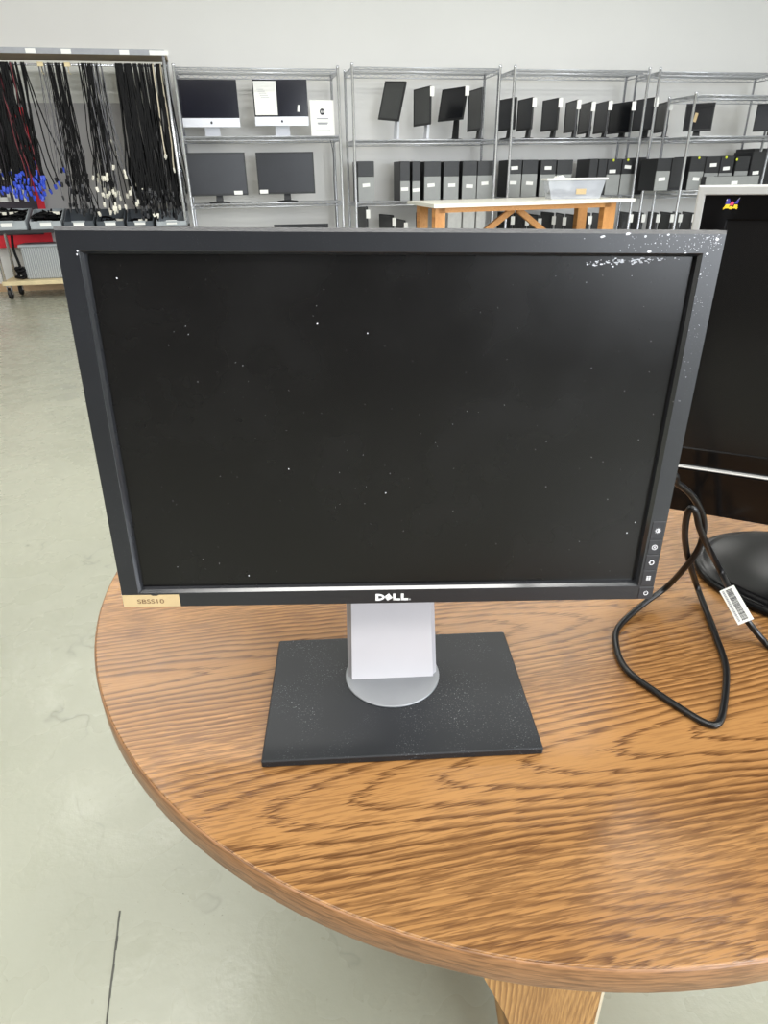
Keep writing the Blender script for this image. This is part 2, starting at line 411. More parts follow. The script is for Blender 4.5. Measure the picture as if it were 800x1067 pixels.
# ------------------------------------------------------------------ main monitor
MYAW, MTILT, MROLL = .0332, .0342, -.0231
MW, MH, OW, OH, OZ = .5134, .3345, .4806, .3025, .0156
MO = np.array([.006, .532, 1.24-.3684])
e0 = np.array([math.cos(MYAW), math.sin(MYAW), 0]); n0 = np.array([-math.sin(MYAW), math.cos(MYAW), 0])
up0 = np.array([0, 0, 1])*math.cos(MTILT)+n0*math.sin(MTILT)
e1 = e0*math.cos(MROLL)+up0*math.sin(MROLL); up1 = up0*math.cos(MROLL)-e0*math.sin(MROLL); n1 = np.cross(up1, e1)
n1 = np.cross(e1, up1)*-1 if np.dot(np.cross(e1, up1), n0) < 0 else np.cross(e1, up1)
BX, BY, BYAW, BW, BD, BT = .0109, .4585, .0401, .2706, .1844, .0083
mon = thing('computer_monitor', 'large black widescreen monitor with tan sticker in its lower left corner', 'monitor', (BX, BY+BD/2, TZ), BYAW)
WM = Matrix.Translation(mon.location) @ Matrix.Rotation(BYAW, 4, 'Z')
PM = Matrix(((e1[0], n1[0], up1[0], MO[0]), (e1[1], n1[1], up1[1], MO[1]), (e1[2], n1[2], up1[2], MO[2]), (0, 0, 0, 1)))
LM = WM.inverted() @ PM         # panel frame inside the monitor's own frame
def pan(o): o.matrix_local = LM; return o
def onscr(x, y):
    p = onpl(x, y, MO, n1)-MO; return float(p @ e1), float(p @ up1)
def rect(x0, x1, z0, z1, y): return [(x0, y, z0), (x1, y, z0), (x1, y, z1), (x0, y, z1)]
hw = MW/2; ho = OW/2; SD = .0075; IN = .0032
mb = MB(); c = .0022
mb.loft([rect(-hw, hw, 0, MH, .018), rect(-hw, hw, 0, MH, c), rect(-hw+c*.5, hw-c*.5, c*.4, MH-c*1.14, 0),
         rect(-ho, ho, OZ, OZ+OH, 0)], False, False)
bz = pan(mb.build('bezel', 'bezel', mon))
mb = MB(); mb.loft([rect(-ho, ho, OZ, OZ+OH, 0), rect(-ho+.0003, ho-.0003, OZ+.0003, OZ+OH-.0003, .0002), rect(-ho+.0024, ho-.0024, OZ+.0024, OZ+OH-.0024, .0033), rect(-ho+IN, ho-IN, OZ+IN, OZ+OH-IN, SD+.001)], False, False)
pan(mb.build('inner_lip', 'lip', mon))
mb = MB(); mb.loft([rect(-ho+IN-.001, ho-IN+.001, OZ+IN-.001, OZ+OH-IN+.001, SD), rect(-ho+IN-.001, ho-IN+.001, OZ+IN-.001, OZ+OH-IN+.001, SD+.004)])
pan(mb.build('screen', 'screen', mon))
mb = MB()
mb.loft([rect(-hw+.0005, hw-.0005, .0005, MH-.0005, .017), rect(-hw+.0008, hw-.0008, .0008, MH-.0008, .024), rect(-hw+.02, hw-.02, .02, MH-.02, .034), rect(-hw+.09, hw-.09, .05, MH-.04, .05), rect(-hw+.1, hw-.1, .06, MH-.05, .054)])
pan(mb.build('rear_housing', 'bezel', mon))
# buttons and icons on the right bezel
sep_y = [543, 562.3, 577.8, 594, 610]; ic = [(686, 552.4), (682.6, 569.6), (679.3, 586.5), (676.3, 602.5)]
for i in range(4):
    cx_, cz_ = onscr(*ic[i]); z1 = onscr(ic[i][0], sep_y[i])[1]; z0 = onscr(ic[i][0], sep_y[i+1])[1]
    mb = MB(); bxw = .0062; bc = hw-.0082
    mb.box(bc-bxw, bc+bxw, -.0006, .002, z0+.0005, z1-.0005, None, .0004)
    b = pan(mb.build('button', 'button', mon))
    mb = MB(); r = .0026
    def ring(r0, r1, a0=0, a1=2*PI, n=20, cx=bc, cz=(z0+z1)/2):
        for k in range(n):
            t0 = a0+(a1-a0)*k/n; t1 = a0+(a1-a0)*(k+1)/n
            mb.prism([(cx+r0*math.cos(t0), cz+r0*math.sin(t0)), (cx+r1*math.cos(t0), cz+r1*math.sin(t0)), (cx+r1*math.cos(t1), cz+r1*math.sin(t1)), (cx+r0*math.cos(t1), cz+r0*math.sin(t1))], -.0008, -.0005)
    cz = (z0+z1)/2
    if i == 0:
        ring(.0013, .002); ring(.0001, .0013, -PI/2, PI/2, 8)
        for k in range(8):
            a = k*PI/4; mb.box(.0023, .003, -.0008, -.0005, -.0002, .0002, Matrix.Translation((bc, 0, cz)) @ Matrix.Rotation(a, 4, 'Y'))
    elif i == 1:
        ring(.0021, .0027)
        for a in (PI/4, -PI/4): mb.box(-.0016, .0016, -.0008, -.0005, -.0003, .0003, Matrix.Translation((bc, 0, cz)) @ Matrix.Rotation(a, 4, 'Y'))
    elif i == 2:
        ring(.0018, .0026, -PI*.75, PI*.75)
        mb.prism([(bc-.003, cz), (bc-.0012, cz+.0016), (bc-.0012, cz-.0016)], -.0008, -.0005)
    else:
        for a in range(2):
            for q in range(3): mb.box(bc-.002+a*.0022, bc-.0002+a*.0022, -.0008, -.0005, cz-.0022+q*.0017, cz-.001+q*.0017)
    ico = mb.build('button_icon', 'icon', b)
mb = MB(); bc = hw-.0078; pz = onscr(673.3, 618)[1]
mb.box(bc-.0072, bc+.0072, -.0006, .002, .0012, OZ-.0012, None, .0004); b = pan(mb.build('power_button', 'button', mon))
mb = MB()
for k in range(20):
    t0 = PI/2+.5+(2*PI-1)*k/20; t1 = PI/2+.5+(2*PI-1)*(k+1)/20; cz = OZ/2
    mb.prism([(bc+r_*math.cos(t), cz+r_*math.sin(t)) for r_, t in ((.0016, t0), (.0023, t0), (.0023, t1), (.0016, t1))], -.0008, -.0005)
mb.box(bc-.0003, bc+.0003, -.0008, -.0005, OZ/2+.0008, OZ/2+.0026)
mb.build('power_icon', 'icon', b)
# brand lettering on the chin
lx0, lz = onscr(391.3, 622.3); lx1, _ = onscr(426, 621.5); LW = lx1-lx0; LHh = .0073; lz0 = lz-LHh/2
mb = MB(); yy = (-.0004, .0004)
def R2(x0, x1, z0, z1): mb.box(x0, x1, yy[0], yy[1], z0, z1)
w_ = LW/3.75
st = .0026
R2(lx0, lx0+st, lz0, lz0+LHh)
for k in range(14):
    t0 = -PI/2+PI*k/14; t1 = -PI/2+PI*(k+1)/14
    def E_(a, b, t): return (lx0+st*.9+a*math.cos(t), lz+b*math.sin(t))
    oa, ob, ia, ib = w_-st*.9, LHh/2, w_-st*1.7, LHh/2-.002
    mb.prism([E_(ia, ib, t0), E_(oa, ob, t0), E_(oa, ob, t1), E_(ia, ib, t1)], *yy)
ex = lx0+w_*1.42
RT = Matrix.Translation((ex, 0, lz)) @ Matrix.Rotation(math.radians(-37), 4, 'Y')
s_ = .0029
mb.box(-s_, -s_+.0018, yy[0], yy[1], -s_, s_, RT)
for q in (-s_, -.0008, s_-.0016): mb.box(-s_, s_, yy[0], yy[1], q, q+.0016, RT)
for q in (0, 1):
    x0 = lx0+w_*(1.95+q*.9); R2(x0, x0+st, lz0, lz0+LHh); R2(x0, x0+w_*.82, lz0, lz0+.002)
pan(mb.build('logo', 'logo_white', mon))
mb = MB(); R2(lx1+.0001, lx1+.0016, lz0, lz0+.0016); pan(mb.build('trademark_dot', 'logo_grey', mon))
# asset sticker
sx0, _ = onscr(127.8, 626); sx1, _ = onscr(187, 626); sx0 = -hw+.0012
mb = MB(); zt = .0142; nx = (sx0+sx1)/2+.004
mb.prism([(sx0, .0012), (sx1+.0006, .0012), (sx1, zt), (nx+.004, zt), (nx+.002, zt-.0010), (nx-.002, zt-.0011), (nx-.004, zt), (sx0, zt)], -.00035, .0002)
stk = pan(mb.build('asset_sticker', 'tan', mon)); stk['label'] = 'tan asset sticker reading SBSS10'
text('sticker_lettering', 'SBSS10', .0066, 'tan_ink', stk, ((sx0+sx1)/2-.0005, -.0005, .0070)).scale = (1.32, 1, 1)
# scuffs and dust on upper right corner
mb = MB(); rr = random.Random(3)
def fleck(px, py, s, y, el=1.0, a=None):
    x, z = onscr(px, py); a = rr.uniform(0, PI) if a is None else a; n = 6
    poly = []
    for k in range(n):
        t = 2*PI*k/n; q = s*rr.uniform(.6, 1.1); X_ = q*el*math.cos(t); Z_ = q*math.sin(t)
        poly.append((x+X_*math.cos(a)-Z_*math.sin(a), z+X_*math.sin(a)+Z_*math.cos(a)))
    mb.prism(poly, y-.00012, y)
for k in range(150):
    px = 758-abs(rr.gauss(0, 55)); py = rr.uniform(244, 262)
    if 600 < px < 752: fleck(px, py, rr.choice((.00018, .00022, .0003, .0004)), 0)
for k in range(40):
    py = rr.uniform(265, 420); px = 751-(py-240)*.205-rr.uniform(2, 14); fleck(px, py, rr.uniform(.00014, .0003), 0)
for px, py, s, el in ((628, 246.5, .0012, 2), (654, 243.5, .0011, 2.2), (676.5, 262.3, .0013, 1.8), (672.5, 246.5, .0009, 1.4), (696.5, 244.5, .001, 1.3), (747, 249.5, .0014, 1.2), (736.5, 264.5, .0011, 1.3), (729.5, 285.5, .001, .7), (714, 263.5, .0006, 2)):
    fleck(px, py, s, 0, el, .1)
for k in range(130):
    px = rr.gauss(660, 32); 
    if not 610 < px < 716: continue
    py = 272+(660-px)*.06+rr.gauss(0, 2.2)
    if py < 269.5: continue
    fleck(px, py, rr.choice((.0002, .0003, .0005, .0007)), SD, rr.uniform(1, 3), -.05)
for k in range(120):
    fleck(rr.uniform(165, 690), rr.uniform(285, 600), rr.choice((.00012, .00016, .0002, .0003)), SD)
for px, py in ((118.5, 291), (383, 349), (300, 492), (402, 517), (258, 604), (665, 548), (656, 559), (330, 339)): fleck(px, py, .0007, SD)
for px, py in ((80.5, 261.5), (80.3, 265)): fleck(px, py, .0008, 0)
sk = pan(mb.build('scuff_marks', 'speck', mon)); sk['kind'] = 'stuff'; sk['label'] = 'white scuffs and dust flecks'
# stand
def wl(p): return WM.inverted() @ Vector(p)
mb = MB(); mb.box(-BW/2, BW/2, -BD/2, BD/2, 0, BT, None, .0012); mb.build('stand_base', 'base_pl', mon)
dc = wl((.0062, .5735, TZ))
mb = MB(); mb.lathe([(.0518, BT), (.0518, BT+.0012), (.0510, BT+.0018)], 64, Matrix.Translation((dc.x, dc.y, 0))); mb.build('swivel_disc', 'disc', mon)
cc = wl((.0064, .567, TZ)); z0 = BT+.0018
mb = MB()
def colring(hwid, yf, yb, z, r=.005): return [(cc.x-hwid, cc.y+yf+r, z), (cc.x-hwid+r, cc.y+yf, z), (cc.x+hwid-r, cc.y+yf, z), (cc.x+hwid, cc.y+yf+r, z), (cc.x+hwid, cc.y+yb, z), (cc.x-hwid, cc.y+yb, z)]
mb.loft([colring(.0488, 0.001, .034, z0), colring(.0475, .024, .058, z0+.085), colring(.0465, .036, .07, z0+.13), colring(.045, .04, .072, z0+.25), colring(.043, .044, .068, z0+.27)])
mb.build('stand_column', 'silver_pl', mon)
mb = MB()
mb.loft([[(cc.x-.0446, cc.y-.0012, z0), (cc.x+.0446, cc.y-.0012, z0), (cc.x+.0446, cc.y+.004, z0), (cc.x-.0446, cc.y+.004, z0)],
         [(cc.x-.0424, cc.y+.0222, z0+.085), (cc.x+.0424, cc.y+.0222, z0+.085), (cc.x+.0424, cc.y+.028, z0+.085), (cc.x-.0424, cc.y+.028, z0+.085)],
         [(cc.x-.042, cc.y+.0345, z0+.13), (cc.x+.042, cc.y+.0345, z0+.13), (cc.x+.042, cc.y+.04, z0+.13), (cc.x-.042, cc.y+.04, z0+.13)]])
mb.build('column_front_panel', 'white_panel', mon)
mb = MB(); mb.box(cc.x-.035, cc.x+.035, cc.y+.018, cc.y+.046, .26, .34); mb.build('hinge_block', 'bezel', mon)

# ------------------------------------------------------------------ second monitor on the right of the table
VY = math.radians(-26); VO = (.357, .8186, .833); VH = 1.2275-.833; VW = .475
vs = thing('computer_monitor', 'glossy black monitor with silver rim cut off at right edge of photo', 'monitor', (.58, .755, TZ), VY)
VWM = Matrix.Translation(vs.location) @ Matrix.Rotation(VY, 4, 'Z')
VP_ = Matrix.Translation(VO) @ Matrix.Rotation(VY, 4, 'Z')
VL = VWM.inverted() @ VP_
def vpan(o): o.matrix_local = VL; return o
vn = np.array([-math.sin(VY), math.cos(VY), 0]); ve = np.array([math.cos(VY), math.sin(VY), 0])
def onvs(x, y): p = onpl(x, y, VO, vn)-np.array(VO); return float(p @ ve), float(p[2])
CH = onvs(709, 484)[1]
mb = MB()
mb.loft([rect(0, VW, 0, VH, .03), rect(0, VW, 0, VH, .002), rect(.0015, VW-.0015, .001, VH-.0015, 0), rect(.0075, VW-.0075, .004, VH-.0088, 0), rect(.0085, VW-.0085, .005, VH-.0098, .003)], False, False)
vpan(mb.build('silver_rim', 'vs_silver', vs))
mb = MB(); sx_, sz_ = .034, VH-.034
mb.loft([rect(.008, VW-.008, CH, VH-.0092, .012), rect(.008, VW-.008, CH, VH-.0092, .0028), rect(sx_, VW-sx_, CH+.022, sz_, .0028), rect(sx_+.0015, VW-sx_-.0015, CH+.0235, sz_-.0015, .006)], False, False)
vpan(mb.build('bezel', 'vs_gloss', vs))
mb = MB(); mb.box(sx_, VW-sx_, .0055, .01, CH+.022, sz_); vpan(mb.build('screen', 'vs_screen', vs))
mb = MB(); mb.loft([rect(.0, VW, -.001, CH-.003, .03), rect(.0, VW, -.001, CH-.003, .001), rect(.003, VW-.003, .001, CH-.005, -.003)]); vpan(mb.build('chin_panel', 'vs_gloss', vs))
mb = MB(); mb.box(.0, VW, -.0035, .02, CH-.0030, CH-.0010, None, .0005); vpan(mb.build('chin_trim', 'vs_silver', vs))
mb = MB(); mb.loft([rect(.004, VW-.004, .004, VH-.004, .03), rect(.03, VW-.03, .03, VH-.03, .055), rect(.1, VW-.1, .06, VH-.08, .062)]); vpan(mb.build('rear_housing', 'vs_gloss', vs))
# three small birds of the emblem
bx0, bz0 = onvs(752.5, 218.5); bx1, bz1 = onvs(771, 206.5); bw_ = bx1-bx0; bh_ = bz1-bz0
def bird(k, m, dx, dz, sc, parts):
    mb = MB()
    for poly in parts: mb.prism([(bx0+bw_*(dx+x*sc), bz0+bh_*(dz+z*sc)) for x, z in poly], -.0006+.003, .0027)
    return mb.build('emblem_bird', m, em)
em = MB(); em.prism([(bx0, bz0+bh_*.16), (bx0+bw_*.1, bz0+bh_*.1), (bx0+bw_*.9, bz0+bh_*.1), (bx0+bw_, bz0+bh_*.16), (bx0+bw_*.9, bz0+bh_*.22), (bx0+bw_*.1, bz0+bh_*.22)], .0022, .0028)
em = vpan(em.build('emblem', 'yellow', vs))
body = [[(0, .25), (.12, .1), (.25, .25), (.34, .5), (.3, .72), (.18, .78), (.08, .55)]]
bird(0, 'blue', .1, .28, .95, [[(0, .2), (.3, .2), (.34, .42), (.25, .72), (.14, .7), (.06, .4)]])
bird(1, 'red', .4, .18, .9, [[(0, .2), (.26, .2), (.32, .45), (.2, .6), (.06, .5)]])
bird(2, 'blue', .66, .28, .95, [[(0, .25), (.28, .25), (.34, .72), (.3, .74), (.16, .5)]])
bird(3, 'yellow', .08, .0, 1, [[(-.08, 0), (.02, .05), (.3, .2), (.34, .5), (.06, .45)]])
bird(4, 'yellow', .4, .0, 1, [[(-.02, .05), (.2, .02), (.24, .3), (.04, .3)]])
bird(5, 'yellow', .68, .0, 1, [[(0, .15), (.26, .02), (.26, .42), (.04, .45)]])
bird(6, 'logo_white', .13, .72, .3, [[(0, .2), (.3, .2), (.2, .8)]])
bird(7, 'logo_white', .86, .72, .4, [[(0, .2), (.3, .5), (.32, .8), (.1, .5)]])
mb = MB(); mb.lathe([(.97, 0), (1, .003), (1, .008), (.985, .011), (.95, .0125), (.935, .0118), (.9, .0155), (.86, .0165), (.5, .019), (.1, .0195)], 72, None, .15, .125)
mb.build('stand_base', 'vs_base', vs)
mb = MB(); mb.loft([[(-.045, .01, .028), (.045, .01, .028), (.045, .045, .028), (-.045, .045, .028)], [(-.035, .02, .2), (.035, .02, .2), (.035, .045, .2), (-.035, .045, .2)]]); mb.build('stand_neck', 'vs_gloss', vs)

# ------------------------------------------------------------------ black cable on the table
CR = .0037
def tz(x, y, h=0): return onz(x, y, TZ+CR+h) 
path = [np.array([.07, .612, .905]), np.array([.18, .615, .915]), ony(690, 497, .625), ony(706, 504, .64), ony(722, 518, .655), ony(732, 538, .665), ony(732.5, 556, .668), ony(726, 575, .675),
        ony(713, 592, .685), tz(694, 612, .02), tz(672, 628, .006), tz(652, 645), tz(642.5, 657), tz(641.5, 670), tz(646, 687), tz(657, 702), tz(680, 719), tz(715, 742), tz(734, 753), tz(745, 755.5), tz(751, 749),
        tz(754, 735), tz(756.5, 712), tz(756, 695), tz(752, 680), tz(747, 667), tz(743, 655), tz(735, 635, .002), tz(726, 611, .012), ony(719.5, 591, .70), ony(714.5, 570, .675), ony(713.5, 552, .655), ony(716, 536, .64), ony(720, 529.5, .635),
        ony(725, 534, .635), ony(729, 551, .64), ony(738, 571, .655), tz(750, 594, .040), tz(763, 620, .036), tz(776, 643, .03), tz(788, 659, .012), tz(801, 673.5), tz(820, 690), tz(850, 700), tz(900, 690)]
cab = thing('power_cable', 'black cable looped on the oak table beside monitor, with a white barcode tag', 'cable', (.33, .6, TZ))
IV = Matrix.Translation(cab.location).inverted()
mb = MB(); mb.tube([IV @ Vector(p) for p in smooth_path(path, 8)], CR, 12); mb.build('cord', 'cable', cab)
_e = np.array(path[-1]); _dd = _e-np.array(path[-2]); _dd[2] = 0; _dd /= np.linalg.norm(_dd)
mb = MB(); pm_ = Matrix(((_dd[0], -_dd[1], 0, _e[0]), (_dd[1], _dd[0], 0, _e[1]), (0, 0, 1, TZ+.0095), (0, 0, 0, 1)))
mb.box(-.004, .036, -.0135, .0135, -.009, .009, IV @ pm_, .003); mb.box(.036, .05, -.011, .011, -.007, .007, IV @ pm_)
mb.build('plug', 'cable', cab)
# tag
ta, tb_ = Vector(onz(757, 613, TZ+.05)), Vector(onz(777, 648, TZ+.042))
ctr = (ta+tb_)/2; ax = (tb_-ta).normalized()
viewd = (Vector(CAM)-ctr).normalized(); sd = ax.cross(viewd).normalized(); nn = sd.cross(ax).normalized()
if nn.dot(viewd) < 0: nn = -nn
L_ = (tb_-ta).length/2; Wt = .0088
TM = Matrix.Translation(cab.location).inverted() @ Matrix(((ax.x, sd.x, nn.x, ctr.x), (ax.y, sd.y, nn.y, ctr.y), (ax.z, sd.z, nn.z, ctr.z), (0, 0, 0, 1)))
mb = MB(); mb.box(-L_, L_, -Wt, Wt, -.0004, .0004, None, 0); lt = mb.build('label_tag', 'paper', cab); lt.matrix_local = TM; lt['label'] = 'white barcode tag wrapped on the cord'
mb = MB(); rb = random.Random(5); x = -L_*.88
while x < L_*.88:
    wbar = rb.choice((.0005, .0008, .0012)); mb.box(x, x+wbar, -Wt*.95+.004, Wt*.3, .0004, .0007); x += wbar+rb.choice((.0006, .0009))
mb.build('barcode', 'paper_dark', lt)
mb = MB(); x = -L_*.9
while x < L_*.9:
    wbar = rb.choice((.0012, .0018, .0024)); mb.box(x, x+wbar, Wt*.5, Wt*.78, .0004, .0007); x += wbar+.0009
mb.build('fine_print', 'paper_grey', lt)

# ------------------------------------------------------------------ wire racks
_sh = {}
def shelf_mesh(Wd, Dp):
    k = (round(Wd, 2), round(Dp, 2))
    if k in _sh: return _sh[k]
    mb = MB(); hh = .04
    for y in (0, Dp):
        for z in (0, -hh): mb.tube([(0, y, z), (Wd, y, z)], .006, 6)
        n = int(Wd/.055); pts = [(Wd*i/n, y, 0 if i % 2 else -hh) for i in range(n+1)]
        for i in range(n): mb.tube([pts[i], pts[i+1]], .004, 4)
    for x in (0, Wd):
        for z in (0, -hh): mb.tube([(x, 0, z), (x, Dp, z)], .006, 6)
        n = 10; pts = [(x, Dp*i/n, 0 if i % 2 else -hh) for i in range(n+1)]
        for i in range(n): mb.tube([pts[i], pts[i+1]], .004, 4)
    n = int(Wd/.028)
    for i in range(1, n): mb.tube([(Wd*i/n, 0, .003), (Wd*i/n, Dp, .003)], .0028, 4)
    for y in (Dp*.25, Dp*.5, Dp*.75): mb.tube([(0, y, -.005), (Wd, y, -.005)], .004, 4)
    me = mb.build('shelf', 'chrome'); m = me.data; bpy.data.objects.remove(me); _sh[k] = m; return m
_po = {}
def post_mesh(h):
    if round(h, 2) in _po: return _po[round(h, 2)]
    mb = MB(); r = .0165
    mb.lathe([(.012, 0), (.02, .01), (.02, .03), (r, .04), (r, h-.02), (r*1.15, h-.018), (r*1.15, h), (.008, h+.008)], 12)
    z = .2
    me = mb.build('post', 'post'); m = me.data; bpy.data.objects.remove(me); _po[round(h, 2)] = m; return m
def rack(label, u0, u1, w, Dp, H, shelves, rz=0):
    r = rthing('wire_rack', label, 'shelving', u0, w, 0, rz, 'chrome wire racks')
    Wd = u1-u0
    for x in (0, Wd):
        for y in (0, Dp):
            o = link('post', post_mesh(H), r); o.location = (x, y, 0)
    for z in shelves:
        o = link('shelf', shelf_mesh(Wd, Dp), r); o.location = (0, 0, z)
    return r
DP = .55
RS = {1: (2.37, 1.70, .99, .36), 2: (2.395, 1.655, .97, .36), 3: (2.395, 1.66, .985, .36), 4: (2.39, 1.66, .985, .36)}
rack('chrome wire rack holding two white-chinned computers above two black monitors', -.455, 1.375, 0, DP, 2.40, RS[1])
rack('chrome wire rack with four turned monitors above a row of towers', 1.545, 3.355, 0, DP, 2.43, RS[2])
rack('chrome wire rack directly behind the clear lidded tub', 3.545, 5.34, 0, DP, 2.43, RS[3])
rack('chrome wire rack at far right, tallest top shelf behind the shorter rack', 5.49, 7.30, 0, DP, 2.43, RS[4])
# shorter rack standing just in front of the last one
u5, z5 = rk(725, 99, -.62)
rack('shorter chrome wire rack in front of the far right rack', u5, u5+1.5, -.62, .55, z5+.03, (z5, rk(740, 142.3, -.62)[1], rk(715, 199, -.62)[1], .35))
S5 = (rk(740, 142.3, -.62)[1], rk(715, 199, -.62)[1])

# ------------------------------------------------------------------ things on the racks
def sgnrot(px, py, w):
    p = onpl(px, py, RP(0, w, 0), EW); d = np.array([p[0], p[1]]); d /= np.hypot(*d); return p, d
def bgmon(label, xl, xr, yt, yb, w, zshelf, W, sgn=1, scr='bgscreen', tagpos=None, stick=None, stand='arm', group=None, tiltz=0, roll=0, stand_m='bgblack', back=False):
    xm, ym = (xl+xr)/2, (yt+yb)/2
    p, d = sgnrot(xm, ym, w)
    rgt = np.array([d[1], -d[0]])
    dist = math.hypot(p[0], p[1])
    q1 = onpl(xm, yt, p, np.array([d[0], d[1], 0])); q0 = onpl(xm, yb, p, np.array([d[0], d[1], 0]))
    a = onpl(xl, ym, p, np.array([d[0], d[1], 0])); b = onpl(xr, ym, p, np.array([d[0], d[1], 0]))
    app = float(np.linalg.norm(b-a)); H = float(q1[2]-q0[2])
    if app >= W*.97: W = app; th = 0
    else: th = math.acos(app/W)*sgn
    yaw = math.atan2(rgt[1], rgt[0])+th
    zb = float(q0[2]); zb = max(zb, zshelf+.012)
    H = max(.06, float(q1[2])-zb)
    o = thing('computer_monitor', label, 'monitor', (float(p[0]), float(p[1]), zshelf+.006), yaw, group)
    zb -= zshelf+.006; b_ = .014; t_ = .03
    mb = MB(); mb.loft([rect(-W/2+.01, W/2-.01, zb+.01, zb+H-.01, t_), rect(-W/2, W/2, zb, zb+H, t_*.6), rect(-W/2, W/2, zb, zb+H, 0), rect(-W/2+b_, W/2-b_, zb+b_*1.6, zb+H-b_, 0), rect(-W/2+b_, W/2-b_, zb+b_*1.6, zb+H-b_, .004)], True, False); _pf = mb.build('panel_frame', 'bgblack', o)
    mb = MB(); mb.box(-W/2+b_*.9, W/2-b_*.9, .004, .008, zb+b_*1.5, zb+H-b_*.9); _ps = mb.build('screen', scr, o)
    if tiltz:
        for q in (_pf, _ps): q.matrix_local = Matrix.Translation((0, 0, zb+H/2)) @ Matrix.Rotation(math.radians(roll), 4, 'Y') @ Matrix.Rotation(-math.radians(tiltz), 4, 'X') @ Matrix.Translation((0, 0, -zb-H/2))
    zt_ = zb+H*.45
    mb = MB(); mb.loft([[(-.045, .05, .004), (.045, .05, .004), (.045, .085, .004), (-.045, .085, .004)], [(-.035, .07, zt_*.6), (.035, .07, zt_*.6), (.035, .10, zt_*.6), (-.035, .10, zt_*.6)], [(-.03, t_*.8, zt_), (.03, t_*.8, zt_), (.03, t_+.04, zt_+.03), (-.03, t_+.04, zt_+.03)]]); mb.build('stand_neck', stand_m, o)
    mb = MB(); mb.lathe([(.98, 0), (1, .005), (.95, .012), (.3, .02)], 24, Matrix.Translation((0, .05, 0)), .13, .085); mb.build('stand_base', stand_m, o)
    if tagpos:
        tw, thh = .042, .1
        mb = MB(); mx = Matrix.Translation((W/2-.002, .012, zb+H*tagpos)) @ Matrix.Rotation(-th, 4, 'Z')
        mb.box(-.008, tw, -.022, -.019, -thh, .0, mx); mb.build('paper_tag', 'paper', o)
    if stick:
        mb = MB(); mb.box(-W/2+W*stick[0], -W/2+W*stick[0]+.1, -.002, .0005, zb+.008, zb+.05); mb.build('sticker', 'paper', o)
    return o
# two all-in-one computers on the first rack
def allinone(label, xl, xr, yt, ychin, yb, w, zs, paper, rz=0):
    uL, zT = rk(xl, yt, w); uR, _ = rk(xr, yt, w); _, zC = rk((xl+xr)/2, ychin, w); _, zB = rk((xl+xr)/2, yb, w)
    W = uR-uL; o = rthing('all_in_one_computer', label, 'computer', (uL+uR)/2, w, zs+.006, rz); z0 = zs+.006
    mb = MB(); mb.box(-W/2, W/2, .002, .03, zB-z0, zT-z0, None, .004); mb.build('rear_shell', 'alu', o)
    mb = MB(); mb.box(-W/2, W/2, -.002, .004, zC-z0, zT-z0, None, .0015); mb.build('glass_front', 'navy_screen', o)
    ch = MB(); ch.box(-W/2, W/2, -.002, .004, zB-z0, zC-z0-.001, None, .0015); ch = ch.build('chin', 'alu', o)
    mb = MB(); zc = (zB+zC)/2-z0
    mb.lathe([(.001, 0), (.014, 0), (.014, .001), (.001, .001)], 14, Matrix.Translation((0, -.002, zc-.002)) @ Matrix.Rotation(PI/2, 4, 'X'), .9, 1)
    mb.prism([(.001, zc+.013), (.007, zc+.021), (.009, zc+.02), (.004, zc+.012)], -.003, -.002); mb.build('chin_emblem', 'paper_dark', ch)
    mb = MB(); mb.loft([rect(-.09, .09, .0, .004, -.06)[:2]+[(.09, .12, 0), (-.09, .12, 0)], rect(-.09, .09, .006, .01, -.06)[:2]+[(.09, .12, .006), (-.09, .12, .006)]]); mb.build('foot', 'alu', o)
    mb = MB(); mb.loft([[(-.09, .1, .004), (.09, .1, .004), (.09, .112, .004), (-.09, .112, .004)], [(-.08, .03, zB-z0+.12), (.08, .03, zB-z0+.12), (.08, .042, zB-z0+.12), (-.08, .042, zB-z0+.12)]]); mb.build('stand_leg', 'alu', o)
    if paper:
        s = thing('paper_sheet', 'white sheet of paper covering left part of a dark computer screen', 'paper', tuple(RP((uL+uR)/2, w-.0045, zs)), RA+rz)
        mb = MB(); mb.box(-W/2+.012, -W/2+W*.43, -.001, .001, zC-zs+.015, zT-zs-.015); mb.build('sheet', 'paper', s)
        for q in range(5): 
            if q == 0: m2 = MB()
            m2.box(-W/2+.05+.01*q, -W/2+W*.2+.015*q, -.0016, -.0009, zT-zs-.1-.02*q, zT-zs-.096-.02*q)
        m2.build('faint_print', 'paper_grey', s)
    return o
allinone('white-chinned all-in-one computer with bare dark screen on first wire rack', 184.5, 245.5, 82.5, 123, 132.5, .2, RS[1][1], False)
allinone('white-chinned all-in-one computer with a paper taped over its screen', 262, 319, 82.5, 121.5, 131, .2, RS[1][1], True, -.055)
# small reflection in the screen glass, built as a thin white plate
uS, zS = rk(311, 113, .196)
ms = rthing('reflection_mark', 'tiny white painted reflection low on the paper-covered dark screen', 'sticker', uS, .183, zS, -.055)
mb = MB(); mb.box(-.014, .014, -.0008, .0008, -.035, .035, Matrix.Rotation(.15, 4, 'Y')); mb.build('mark_face', 'paper', ms)
